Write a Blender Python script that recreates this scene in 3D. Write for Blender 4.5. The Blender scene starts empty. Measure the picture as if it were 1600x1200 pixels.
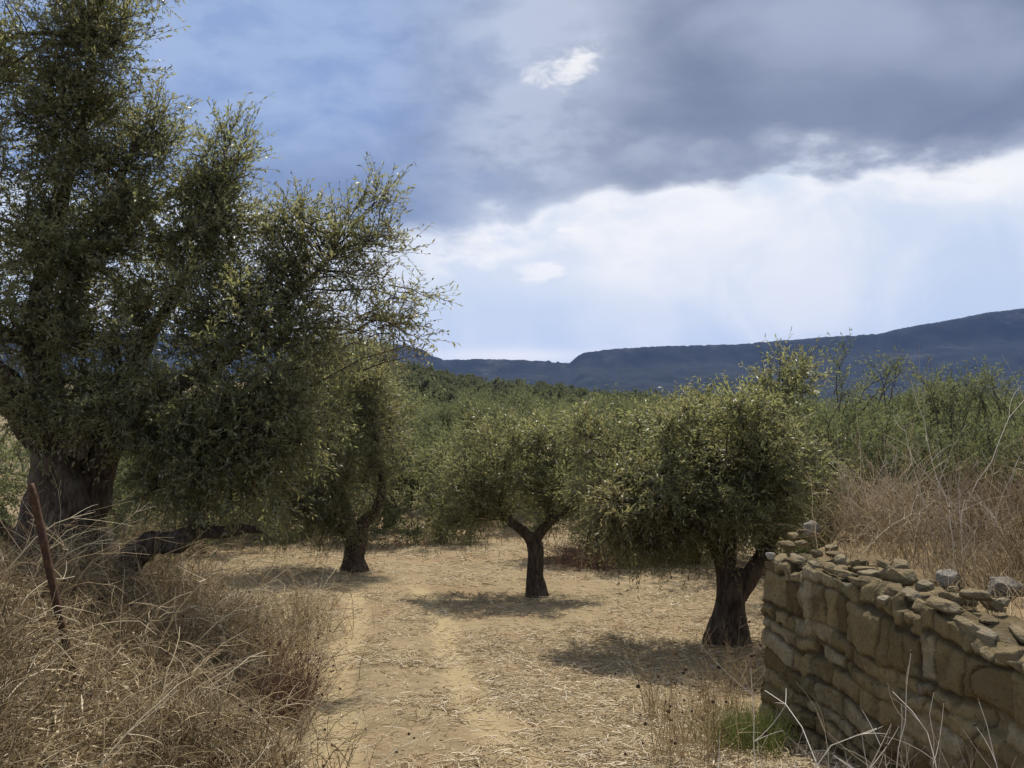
import bpy, bmesh, math, random
import numpy as np
from mathutils import Vector

SC = bpy.context.scene
COL = SC.collection
R = math.radians
rng = np.random.default_rng(7)
random.seed(7)

# ------------------------------------------------------------------ camera
F = 1555.0                                   # focal length in photo pixels
PITCH = math.atan(30 / F)
cam = bpy.data.cameras.new('camera')
cam.sensor_width = 36.0
cam.lens = F / 1600 * 36.0
cam.clip_start, cam.clip_end = 0.05, 20000
cam_o = bpy.data.objects.new('camera', cam)
cam_o.rotation_euler = (R(90) + PITCH, 0, 0)
COL.objects.link(cam_o)
SC.camera = cam_o

# ------------------------------------------------------------------ sun, sky, exposure
SUN_EL, SUN_AZ = R(56), R(11)
sl = bpy.data.lights.new('sun', 'SUN')
sl.energy, sl.angle, sl.color = 4.3, R(0.6), (1.0, 0.93, 0.82)
so = bpy.data.objects.new('sun', sl)
sv = Vector((math.sin(SUN_AZ) * math.cos(SUN_EL), math.cos(SUN_AZ) * math.cos(SUN_EL), math.sin(SUN_EL)))
so.rotation_euler = sv.to_track_quat('Z', 'Y').to_euler()
so.location = sv * 50
COL.objects.link(so)
vs = SC.view_settings
vs.view_transform, vs.look, vs.gamma, vs.exposure, vs.use_curve_mapping = 'Standard', 'None', 1.0, 0.45, False
SC.cycles.use_denoising = True
SC.cycles.max_bounces = 6
SC.cycles.transparent_max_bounces = 4
SC.cycles.volume_bounces = 1
SC.cycles.caustics_reflective = SC.cycles.caustics_refractive = False


class NG:
    """a very small expression layer over shader nodes"""
    def __init__(self, tree):
        self.t = tree
        self.t.nodes.clear()

    def n(self, typ, ins=None, **props):
        nd = self.t.nodes.new(typ)
        for k, v in props.items():
            setattr(nd, k, v)
        for k, v in (ins or {}).items():
            self.put(nd.inputs[k], v)
        return nd

    def put(self, sock, v):
        if isinstance(v, E):
            v = v.s
        if isinstance(v, bpy.types.NodeSocket):
            self.t.links.new(v, sock)
        elif isinstance(v, (tuple, list)) and sock.type == 'RGBA' and len(v) == 3:
            sock.default_value = (*v, 1)
        else:
            sock.default_value = v

    def m(self, op, a, b=None, c=None):
        nd = self.t.nodes.new('ShaderNodeMath')
        nd.operation = op
        for i, v in enumerate((a, b, c)):
            if v is not None:
                self.put(nd.inputs[i], v)
        return E(self, nd.outputs[0])

    def noise(self, vec, scale, detail=4.0, rough=0.55, dist=0.0):
        nd = self.n('ShaderNodeTexNoise', {'Scale': scale, 'Detail': detail, 'Roughness': rough, 'Distortion': dist})
        if vec is not None:
            self.put(nd.inputs['Vector'], vec)
        return E(self, nd.outputs[0])

    def mix(self, f, a, b, blend='MIX'):
        nd = self.t.nodes.new('ShaderNodeMix')
        nd.data_type, nd.blend_type = 'RGBA', blend
        self.put(nd.inputs[0], f)
        self.put(nd.inputs[6], a)
        self.put(nd.inputs[7], b)
        return E(self, nd.outputs[2])

    def step(self, x, lo, hi):
        nd = self.t.nodes.new('ShaderNodeMapRange')
        nd.interpolation_type = 'SMOOTHSTEP'
        self.put(nd.inputs[0], x)
        nd.inputs[1].default_value, nd.inputs[2].default_value = lo, hi
        return E(self, nd.outputs[0])

    def attr(self, name):
        return E(self, self.n('ShaderNodeAttribute', attribute_name=name).outputs['Fac'])

    def ramp(self, f, stops):
        nd = self.t.nodes.new('ShaderNodeValToRGB')
        el = nd.color_ramp.elements
        while len(el) < len(stops):
            el.new(0.5)
        for e, (p, c) in zip(el, stops):
            e.position, e.color = p, (*c, 1)
        self.put(nd.inputs[0], f)
        return E(self, nd.outputs[0])


class E:
    def __init__(self, g, s): self.g, self.s = g, s
    def __add__(self, o): return self.g.m('ADD', self, o)
    __radd__ = __add__
    def __sub__(self, o): return self.g.m('SUBTRACT', self, o)
    def __rsub__(self, o): return self.g.m('SUBTRACT', o, self)
    def __mul__(self, o): return self.g.m('MULTIPLY', self, o)
    __rmul__ = __mul__
    def __truediv__(self, o): return self.g.m('DIVIDE', self, o)


world = bpy.data.worlds.new('World')
SC.world = world
world.use_nodes = True


def az_el(px, py):
    x, y, z = (px - 800) / F, 1.0, (600 - py) / F
    y, z = y * math.cos(PITCH) - z * math.sin(PITCH), y * math.sin(PITCH) + z * math.cos(PITCH)
    return math.degrees(math.atan2(x, y)), math.degrees(math.atan2(z, math.hypot(x, y)))


def build_sky():
    g = NG(world.node_tree)
    tc = g.n('ShaderNodeTexCoord')
    sep = g.n('ShaderNodeSeparateXYZ', {0: tc.outputs['Generated']})
    x, y, z = (E(g, sep.outputs[i]) for i in range(3))
    az = g.m('ARCTAN2', x, y) * (180 / math.pi)
    el = g.m('ARCSINE', z) * (180 / math.pi)
    comb = g.n('ShaderNodeCombineXYZ', {0: az * 0.05, 1: el * 0.10, 2: 0.0})
    V = comb.outputs[0]
    comb2 = g.n('ShaderNodeCombineXYZ', {0: az * 0.075 + el * 0.02, 1: el * 0.06, 2: 3.0})
    V2 = comb2.outputs[0]
    nis = g.n('ShaderNodeTexSky', sky_type='NISHITA', sun_disc=False, sun_elevation=SUN_EL, sun_rotation=SUN_AZ)
    clear = E(g, nis.outputs[0])
    n_big = g.noise(V, 1.6, 5, 0.5, 0.3)
    n_mid = g.noise(V, 4.5, 7, 0.58, 0.2)
    n_fine = g.noise(V, 12.0, 8, 0.62, 0.4)
    n_str = g.noise(V2, 2.2, 5, 0.55, 0.6)
    # lower edge of the heavy cloud bank, elevation against azimuth
    pts = [(0, 300), (250, 330), (430, 345), (560, 365), (660, 372), (760, 362), (850, 338), (950, 308), (1050, 290),
           (1150, 272), (1230, 250), (1300, 262), (1400, 258), (1500, 244), (1600, 238)]
    fc = g.n('ShaderNodeFloatCurve')
    cv = fc.mapping.curves[0]
    cps = [(0.0, 0.30)] + [((az_el(*p)[0] + 90) / 180, az_el(*p)[1] / 40) for p in pts] + [(1.0, 0.30)]
    cv.points[0].location, cv.points[1].location = cps[0], cps[-1]
    for c in cps[1:-1]:
        cv.points.new(*c)
    fc.mapping.update()
    g.put(fc.inputs['Value'], (az + 90) / 180)
    edge = E(g, fc.outputs[0]) * 40
    vor = g.n('ShaderNodeTexVoronoi', {'Vector': V, 'Scale': 5.5, 'Smoothness': 0.35}, feature='SMOOTH_F1')
    puff = E(g, vor.outputs['Distance'])
    d = el - edge + (n_mid - 0.5) * 3.4 + (n_fine - 0.5) * 1.3 + (puff - 0.45) * 2.6
    heavy = g.step(d + (n_big - 0.5) * 0.6, -0.4, 1.0)
    hard = g.step(d, -0.6, 2.2)
    # the heavy bank: slate on the right, bluer and thinner to the upper left
    leftness = g.step(az * -1 + (n_big - 0.5) * 16, -5, 12)
    slate = g.mix(g.step(n_big, 0.32, 0.68), SKY['slate_dark'], SKY['slate_lit'])
    blue = g.mix(g.step(n_mid, 0.3, 0.72), SKY['blue_deep'], SKY['blue_pale'])
    bank = g.mix(leftness, slate, blue)
    # a pale, thinner zone running up the middle towards a bright hole
    def blob(px, py, ra, re, rot=0.0):
        a0, e0 = az_el(px, py)
        da, de = az - a0, el - e0
        c, s = math.cos(rot), math.sin(rot)
        u, v = (da * c + de * s) / ra, (de * c - da * s) / re
        return g.m('EXPONENT', (u * u + v * v) * -1)
    thin = g.m('ADD', blob(840, 130, 4.6, 7.0, 0.35), blob(760, 320, 4.0, 4.5) * 0.55)
    thin = g.m('ADD', thin, blob(1010, 235, 2.6, 1.1) * 0.8) * (0.35 + g.step(n_mid, 0.3, 0.7))
    thin = g.m('MINIMUM', g.m('ADD', thin, blob(900, 10, 4.0, 3.0) * 0.6), 1.0)
    bank = g.mix(thin * 0.75, bank, SKY['thin'])
    hole = g.step(blob(896, 104, 1.9, 1.05, 0.5) * 1.15 + (n_fine - 0.5) * 1.9 + (n_mid - 0.5) * 1.0, 0.45, 1.15)
    hole = g.m('MAXIMUM', hole, g.step(blob(845, 112, 1.6, 0.8, 0.4) + (n_fine - 0.5) * 2.2, 0.5, 1.3) * 0.7)
    bank = g.mix(hole, bank, SKY['white'])
    dark_r = blob(1320, 190, 13, 3.2, -0.05) * 0.75
    bank = g.mix(dark_r, bank, SKY['slate_dark'])
    bank = g.mix(blob(420, 20, 9, 5.5, 0.2) * (0.35 + g.step(n_mid, 0.3, 0.7) * 0.6), bank, SKY['blue_pale'])
    dark_l = blob(520, 315, 8, 2.6, 0.0) * 0.65
    bank = g.mix(dark_l, bank, SKY['slate_blue'])
    # the open strip below
    low = g.mix(g.step(n_str, 0.35, 0.7), SKY['open_blue'], SKY['open_pale'])
    glow = g.m('MINIMUM', blob(1040, 385, 9.5, 4.0, 0.12) * (0.5 + g.step(n_mid, 0.34, 0.66) * 0.5) + blob(1560, 270, 5, 1.6) * 0.9
               + g.step(blob(846, 424, 1.5, .66, .1) * 1.1 + (n_fine - .5) * 1.9, 0.3, 1.1) + g.step(blob(740, 372, 2.6, .55, .05) + (n_fine - .5) * 2.0, 0.55, 0.9) * .7 + g.step(blob(890, 360, 1.3, .3) + (n_fine - .5) * 2.6, 0.7, 1.0) * .6, 1.0)
    low = g.mix(glow, low, SKY['white'])
    rim = g.step(d * -1, -0.4, 0.3) * (1.0 - g.step(d * -1, 0.4, 2.2 )) * g.step(az, -7.5, -3.0) * g.step(n_mid, 0.35, 0.62)
    low = g.mix(rim * 0.9, low, SKY['white'])
    low_d = blob(800, 490, 9, 1.6) * 0.55 
    low = g.mix(low_d, low, SKY['open_blue'])
    low = g.mix(blob(800, 556, 5.0, 0.45), low, SKY['white'])
    front = g.mix(heavy, low, g.mix(hard, g.mix(0.45, bank, SKY['open_pale']), bank))
    # the sky away from the photograph's direction: broken cloud over clear sky
    cl = g.step(n_big + (n_mid - 0.5) * 0.5, 0.42, 0.62)
    rest = g.mix(cl * 0.8, g.mix(1.0, clear, (1, 1, 1), 'MULTIPLY'), SKY['rest'])
    away = g.step(g.m('ABSOLUTE', az), 40, 75)
    high = g.step(el, 26, 50)
    col = g.mix(g.m('MAXIMUM', away, high), front, rest)
    below = g.step(el * -1, 0.5, 4.0)
    col = g.mix(below, col, (1.1, 1.2, 1.35))
    bg = g.n('ShaderNodeBackground', {'Color': col, 'Strength': 0.1})
    out = g.n('ShaderNodeOutputWorld', {0: bg.outputs[0]})


def srgb(r, g, b):
    f = lambda c: (c / 255 / 12.92) if c <= 10 else ((c / 255 + 0.055) / 1.055) ** 2.4
    return tuple(10 / 2 ** 0.45 * f(c) for c in (r, g, b))        # the background strength is 0.1, the exposure 0.45


SKY = dict(slate_dark=srgb(119, 131, 156), slate_lit=srgb(168, 178, 201), slate_blue=srgb(118, 135, 168),
           blue_deep=srgb(133, 159, 206), blue_pale=srgb(165, 186, 222), thin=srgb(203, 212, 230),
           white=srgb(251, 251, 252), open_blue=srgb(203, 218, 240), open_pale=srgb(231, 236, 246), rest=(9.0, 9.1, 9.3))
build_sky()

# ------------------------------------------------------------------ helpers
def P(px, py, Y):
    x, y, z = (px - 800) / F, 1.0, (600 - py) / F
    y, z = y * math.cos(PITCH) - z * math.sin(PITCH), y * math.sin(PITCH) + z * math.cos(PITCH)
    return np.array((x, y, z)) * (Y / y)


def smooth(t):
    t = np.clip(t, 0, 1)
    return t * t * (3 - 2 * t)


def _hash(ix, iy, iz, seed):
    h = (ix.astype(np.int64) * 374761393 + iy.astype(np.int64) * 668265263 + iz.astype(np.int64) * 2147483647 + seed * 974711) & 0xffffffff
    h = ((h ^ (h >> 13)) * 1274126177) & 0xffffffff
    h = ((h ^ (h >> 16)) * 2246822519) & 0xffffffff
    return ((h ^ (h >> 15)) & 0xffffff) / float(0xffffff)


def vnoise(x, y, z=None, seed=0):
    x, y = np.asarray(x, float), np.asarray(y, float)
    z = np.zeros_like(x + y) if z is None else np.asarray(z, float)
    x, y, z = np.broadcast_arrays(x, y, z)
    fx, fy, fz = np.floor(x), np.floor(y), np.floor(z)
    u, v, w = x - fx, y - fy, z - fz
    u, v, w = u * u * (3 - 2 * u), v * v * (3 - 2 * v), w * w * (3 - 2 * w)
    r = 0
    for a in (0, 1):
        for b in (0, 1):
            for c in (0, 1):
                r = r + _hash(fx + a, fy + b, fz + c, seed) * (u if a else 1 - u) * (v if b else 1 - v) * (w if c else 1 - w)
    return r * 2 - 1


def fbm(x, y, z=None, oct=4, seed=0, gain=0.5):
    r, a, f = 0, 1.0, 1.0
    for o in range(oct):
        r = r + a * vnoise(np.asarray(x) * f, np.asarray(y) * f, None if z is None else np.asarray(z) * f, seed + o * 17)
        a, f = a * gain, f * 2.03
    return r


def unit(v):
    return v / np.maximum(np.linalg.norm(v, axis=-1, keepdims=True), 1e-9)


def rand_dirs(n):
    return unit(rng.normal(size=(n, 3)))


class Geo:
    """collects quads; build() links them as one mesh object"""
    def __init__(self):
        self.v, self.f, self.t, self.mi, self.n = [], [], [], [], 0

    def add(self, v, f, tint=0.5, mat=0):
        v = np.asarray(v, float).reshape(-1, 3)
        f = np.asarray(f, np.int64).reshape(-1, 4)
        self.v.append(v)
        self.f.append(f + self.n)
        self.t.append(np.broadcast_to(np.asarray(tint, float), (len(v),)))
        self.mi.append(np.full(len(f), mat, np.int32))
        self.n += len(v)

    def build(self, name, mats, parent=None, smooth_shade=False, origin=None, extra=None):
        v = np.concatenate(self.v)
        f = np.concatenate(self.f)
        if origin is not None:
            v = v - np.asarray(origin)
        me = mesh_from(name, v, f, smooth_shade)
        a = me.attributes.new('tint', 'FLOAT', 'POINT')
        a.data.foreach_set('value', np.concatenate(self.t).astype(np.float32))
        for k, arr in (extra or {}).items():
            b = me.attributes.new(k, 'FLOAT', 'POINT')
            b.data.foreach_set('value', np.asarray(arr, np.float32).ravel())
        for m in (mats if isinstance(mats, (list, tuple)) else [mats]):
            me.materials.append(m)
        me.polygons.foreach_set('material_index', np.concatenate(self.mi))
        o = bpy.data.objects.new(name, me)
        COL.objects.link(o)
        if parent is not None:
            o.parent = parent
        elif origin is not None:
            o.location = origin
        return o


def mesh_from(name, v, f, smooth_shade=False):
    f = np.asarray(f, np.int64)
    me = bpy.data.meshes.new(name)
    me.vertices.add(len(v))
    me.vertices.foreach_set('co', np.asarray(v, np.float32).ravel())
    k = f.shape[1]
    me.loops.add(f.size)
    me.loops.foreach_set('vertex_index', f.ravel().astype(np.int32))
    me.polygons.add(len(f))
    me.polygons.foreach_set('loop_start', np.arange(0, f.size, k, dtype=np.int32))
    me.polygons.foreach_set('loop_total', np.full(len(f), k, np.int32))
    if smooth_shade:
        me.polygons.foreach_set('use_smooth', np.ones(len(f), bool))
    me.update(calc_edges=True)
    return me


def tag(o, label=None, cat=None, group=None, kind=None):
    for k, v in (('label', label), ('category', cat), ('group', group), ('kind', kind)):
        if v:
            o[k] = v
    return o


def empty(name, loc):
    o = bpy.data.objects.new(name, None)
    o.location = Vector([float(c) for c in loc])
    o.empty_display_size = 0.2
    COL.objects.link(o)
    return o


def frames(Pt):
    T = unit(np.gradient(Pt, axis=1))
    mean = unit(Pt[:, -1] - Pt[:, 0])
    ref = np.eye(3)[np.argmin(np.abs(mean), axis=1)][:, None, :]
    A = unit(np.cross(T, ref))
    B = np.cross(T, A)
    return T, A, B


def tubes(geo, Pt, Rad, k=3, tint=0.5, mat=0):
    """many tapered tubes at once: Pt (m,n,3), Rad (m,n)"""
    Pt = np.asarray(Pt, float)
    m, n, _ = Pt.shape
    if m == 0:
        return
    Rad = np.broadcast_to(np.asarray(Rad, float), (m, n))
    T, A, B = frames(Pt)
    ang = np.arange(k) * 2 * math.pi / k
    ring = A[:, :, None] * np.cos(ang)[None, None, :, None] + B[:, :, None] * np.sin(ang)[None, None, :, None]
    v = Pt[:, :, None] + ring * Rad[:, :, None, None]
    idx = np.arange(m * n * k).reshape(m, n, k)
    a, b = idx[:, :-1], idx[:, 1:]
    f = np.stack([a, np.roll(a, -1, 2), np.roll(b, -1, 2), b], -1)
    t = np.broadcast_to(np.asarray(tint, float).reshape(-1, 1, 1), (m, n, k)).ravel()
    geo.add(v, f, t, mat)


def catmull(pts, sub):
    pts = np.asarray(pts, float)
    p = np.vstack([2 * pts[0] - pts[1], pts, 2 * pts[-1] - pts[-2]])
    out = []
    for i in range(1, len(p) - 2):
        for t in np.arange(sub) / sub:
            out.append(0.5 * (2 * p[i] + (p[i + 1] - p[i - 1]) * t + (2 * p[i - 1] - 5 * p[i] + 4 * p[i + 1] - p[i + 2]) * t ** 2
                              + (3 * p[i] - p[i - 1] - 3 * p[i + 1] + p[i + 2]) * t ** 3))
    out.append(pts[-1])
    return np.array(out)


def gnarled(geo, pts, radii, k=18, sub=7, seed=0, gnarl=0.22, flare=0.0, tint=0.5):
    """one knotty woody tube with fluting and lumps"""
    pr = catmull(np.column_stack([pts, radii]), sub)
    Pt, Rd = pr[:, :3], np.maximum(pr[:, 3], 0.004)
    T, A, B = (q[0] for q in frames(Pt[None]))
    n = len(Pt)
    ang = np.arange(k) * 2 * math.pi / k
    ring = A[:, None] * np.cos(ang)[None, :, None] + B[:, None] * np.sin(ang)[None, :, None]
    base = Pt[:, None] + ring * Rd[:, None, None]
    s = max(Rd.max(), 0.02)
    L = np.linalg.norm(np.diff(Pt, axis=0), axis=1).cumsum()
    L = np.concatenate([[0], L])[:, None]
    twist = ang[None] + L * 0.9
    flut = vnoise(np.cos(twist) * 1.7 + seed, np.sin(twist) * 1.7, L / s * 0.16 + 0 * twist, seed)
    lump = fbm(base[..., 0] / s * 0.9, base[..., 1] / s * 0.9, base[..., 2] / s * 0.55, 3, seed + 5)
    fine = vnoise(base[..., 0] / s * 4.5, base[..., 1] / s * 4.5, base[..., 2] / s * 1.6, seed + 9)
    rr = Rd[:, None] * (1 + gnarl * (flut * 1.0 + lump * 0.75) + gnarl * 0.25 * fine)
    if flare:
        w = np.exp(-L / (s * 1.1))
        lob = vnoise(np.cos(ang) * 2.1 + seed + 3, np.sin(ang) * 2.1, None, seed + 2)[None]
        rr = rr * (1 + flare * w * (0.75 + 0.9 * lob))
    v = Pt[:, None] + ring * rr[..., None]
    idx = np.arange(n * k).reshape(n, k)
    a, b = idx[:-1], idx[1:]
    f = np.stack([a, np.roll(a, -1, 1), np.roll(b, -1, 1), b], -1).reshape(-1, 4)
    vv = np.vstack([v.reshape(-1, 3), Pt[-1][None] + T[-1] * Rd[-1] * 0.5])
    tip = n * k
    cap = np.array([[idx[-1, i], idx[-1, (i + 1) % k], idx[-1, (i + 2) % k], tip] for i in range(0, k, 2)])
    geo.add(vv, np.vstack([f, cap]), tint)
    return Pt, Rd


def leaves(geo, C, D, N, L, W, tint, mat=0):
    m = len(C)
    S = unit(np.cross(D, N))
    N = np.cross(S, D)
    L, W = np.asarray(L)[:, None], np.asarray(W)[:, None]
    v = np.stack([C, C + D * L * 0.48 + S * W * 0.5 + N * W * 0.16, C + D * L - N * L * 0.08, C + D * L * 0.48 - S * W * 0.5 + N * W * 0.16], 1)
    f = np.arange(m * 4).reshape(m, 4)
    geo.add(v, f, np.repeat(tint, 4), mat)


# ------------------------------------------------------------------ materials
MATS = {}


def material(name):
    m = bpy.data.materials.new(name)
    m.use_nodes = True
    g = NG(m.node_tree)
    MATS[name] = m
    return m, g


def finish(g, shader, disp=None):
    out = g.n('ShaderNodeOutputMaterial', {0: shader})


def principled(g, col, rough=0.8, spec=0.3, bump=None, bstr=0.3, bdist=0.02):
    nd = g.n('ShaderNodeBsdfPrincipled', {'Base Color': col, 'Roughness': rough, 'Specular IOR Level': spec})
    if bump is not None:
        b = g.n('ShaderNodeBump', {'Height': bump, 'Strength': bstr, 'Distance': bdist})
        g.put(nd.inputs['Normal'], b.outputs[0])
    return nd.outputs[0]


def pos(g):
    return g.n('ShaderNodeTexCoord').outputs['Object']


def mk_leaf(name, dark, mid, warm, under, thru, t_amt=0.38, rough=0.34, spec=0.55):
    m, g = material(name)
    t = g.attr('tint')
    rnd = E(g, g.n('ShaderNodeObjectInfo').outputs['Random'])
    top = g.ramp(t, [(0.0, dark), (0.55, mid), (0.88, warm), (1.0, warm)])
    top = g.mix(rnd * 0.35, top, (0.10, 0.105, 0.045))
    bf = g.n('ShaderNodeNewGeometry').outputs['Backfacing']
    col = g.mix(bf, top, under)
    pr = principled(g, col, rough, spec)
    tr = g.n('ShaderNodeBsdfTranslucent', {'Color': g.mix(t * 0.6, thru, warm)})
    mx = g.n('ShaderNodeMixShader', {0: t_amt, 1: pr, 2: tr.outputs[0]})
    finish(g, mx.outputs[0])
    return m


mk_leaf('olive_leaf', (0.080, 0.095, 0.042), (0.116, 0.131, 0.058), (0.24, 0.18, 0.095), (0.255, 0.265, 0.195), (0.29, 0.31, 0.11), 0.56, 0.40, 0.42)
mk_leaf('grove_leaf', (0.062, 0.084, 0.034), (0.092, 0.118, 0.046), (0.16, 0.145, 0.065), (0.18, 0.21, 0.135), (0.20, 0.23, 0.085), 0.5, 0.6, 0.25)
mk_leaf('scrub_leaf', (0.070, 0.084, 0.046), (0.10, 0.112, 0.06), (0.12, 0.115, 0.06), (0.14, 0.155, 0.10), (0.15, 0.17, 0.07), 0.45, 0.7, 0.15)
mk_leaf('grass_leaf', (0.17, 0.21, 0.05), (0.27, 0.30, 0.09), (0.42, 0.37, 0.16), (0.17, 0.22, 0.05), (0.25, 0.33, 0.05), 0.3)


def mk_bark(name, dark, light):
    m, g = material(name)
    p = pos(g)
    mp = g.n('ShaderNodeMapping', {0: p, 3: (1, 1, 0.22)})
    a = g.noise(mp.outputs[0], 22, 7, 0.62, 0.5)
    b = g.noise(p, 3.0, 4, 0.5)
    col = g.mix(g.step(a, 0.32, 0.7), dark, light)
    col = g.mix(g.step(b, 0.55, 0.72) * 0.45, col, (0.16, 0.15, 0.12))
    finish(g, principled(g, col, 0.92, 0.15, a, 0.9, 0.03))


mk_bark('olive_bark', (0.028, 0.021, 0.016), (0.115, 0.088, 0.066))
mk_bark('sunlit_wood', (0.05, 0.037, 0.026), (0.25, 0.20, 0.145))  # lighter bark tones, the dappled light is put into the colour


def mk_stalk(name, stops, rough=0.75, thru=0.15):
    m, g = material(name)
    t = g.attr('tint')
    col = g.ramp(t, stops)
    pr = principled(g, col, rough, 0.25)
    tr = g.n('ShaderNodeBsdfTranslucent', {'Color': col})
    mx = g.n('ShaderNodeMixShader', {0: thru, 1: pr, 2: tr.outputs[0]})
    finish(g, mx.outputs[0])


mk_stalk('dry_stalk', [(0.0, (0.085, 0.062, 0.032)), (0.4, (0.245, 0.178, 0.092)), (0.75, (0.46, 0.355, 0.205)), (1.0, (0.70, 0.61, 0.43))], 0.65, 0.25)
mk_stalk('straw', [(0.0, (0.19, 0.135, 0.078)), (0.3, (0.44, 0.335, 0.195)), (0.65, (0.63, 0.52, 0.34)), (1.0, (0.78, 0.71, 0.57))], 0.6, 0.3)
mk_stalk('red_stalk', [(0.0, (0.085, 0.045, 0.028)), (0.5, (0.21, 0.115, 0.068)), (1.0, (0.40, 0.27, 0.17))])
mk_stalk('bleached_stalk', [(0.0, (0.24, 0.18, 0.12)), (0.5, (0.46, 0.38, 0.29)), (1.0, (0.70, 0.64, 0.56))], 0.7, 0.05)
mk_stalk('golden_stalk', [(0.0, (0.14, 0.095, 0.048)), (0.5, (0.37, 0.27, 0.14)), (1.0, (0.66, 0.54, 0.34))])
mk_stalk('seed_head', [(0.0, (0.035, 0.022, 0.016)), (1.0, (0.16, 0.10, 0.065))], 0.9, 0.0)


def mk_stone(name, cols, lichen=(0.33, 0.32, 0.27), scale=1.0):
    m, g = material(name)
    p = pos(g)
    t = g.attr('tint')
    rnd = E(g, g.n('ShaderNodeObjectInfo').outputs['Random'])
    a = g.noise(p, 6 * scale, 8, 0.62, 0.3)
    b = g.noise(p, 2.0 * scale, 4, 0.5)
    c = g.noise(p, 45 * scale, 5, 0.6)
    col = g.ramp(g.m('FRACT', t + rnd * 0.0), [(i / (len(cols) - 1), q) for i, q in enumerate(cols)])
    col = g.mix(g.step(a, 0.35, 0.72) * 0.55, col, g.mix(0.5, col, (0.10, 0.078, 0.045)))
    col = g.mix(g.step(b, 0.53, 0.70) * 0.5, col, lichen)
    col = g.mix(g.step(c, 0.58, 0.72) * 0.45, col, (0.09, 0.075, 0.05))
    h = a * 0.6 + c * 0.6
    finish(g, principled(g, col, 0.93, 0.12, h, 1.0, 0.05))
    return g


mk_stone('rubble_stone', [(0.10, 0.075, 0.042), (0.16, 0.122, 0.068), (0.22, 0.172, 0.098), (0.21, 0.178, 0.122), (0.32, 0.28, 0.21)], (0.23, 0.205, 0.15))
mk_stone('grey_stone', [(0.17, 0.152, 0.128), (0.235, 0.212, 0.18), (0.40, 0.37, 0.32)], (0.30, 0.275, 0.235))


def mk_masonry():
    m, g = material('masonry')
    p = pos(g)
    t, j = g.attr('tint'), g.attr('joint')
    a = g.noise(p, 7, 8, 0.62, 0.4)
    b = g.noise(p, 1.7, 4, 0.55)
    c = g.noise(p, 40, 5, 0.6)
    e = g.noise(p, 3.2, 6, 0.6, 0.8)
    col = g.ramp(t, [(0, (0.115, 0.086, 0.043)), (0.35, (0.185, 0.145, 0.075)), (0.7, (0.25, 0.20, 0.108)), (1, (0.30, 0.26, 0.175))])
    col = g.mix(g.step(a, 0.4, 0.75) * 0.6, col, (0.10, 0.078, 0.04))
    col = g.mix(g.step(e, 0.58, 0.68) * 0.55, col, (0.205, 0.19, 0.15))
    col = g.mix(g.step(g.noise(p, 1.1, 7, 0.65, 1.2), 0.54, 0.66) * 0.6, col, (0.085, 0.066, 0.036))
    col = g.mix(g.step(b, 0.55, 0.72) * 0.45, col, (0.11, 0.10, 0.055))
    col = g.mix(g.step(c, 0.55, 0.7) * 0.5, col, (0.07, 0.055, 0.035))
    col = g.mix(j * 0.8, col, (0.055, 0.042, 0.026))
    finish(g, principled(g, col, 0.95, 0.1, a * 0.5 + c * 0.6, 1.0, 0.05))


mk_masonry()


def mk_rust():
    m, g = material('rust')
    p = pos(g)
    a = g.noise(p, 30, 7, 0.65)
    b = g.noise(p, 6, 4, 0.6)
    col = g.ramp(a, [(0.3, (0.028, 0.016, 0.010)), (0.55, (0.065, 0.032, 0.017)), (0.75, (0.16, 0.085, 0.045))])
    col = g.mix(g.step(b, 0.5, 0.7) * 0.5, col, (0.05, 0.028, 0.026))
    finish(g, principled(g, col, 0.85, 0.25, a, 0.6, 0.004))


mk_rust()


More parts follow.
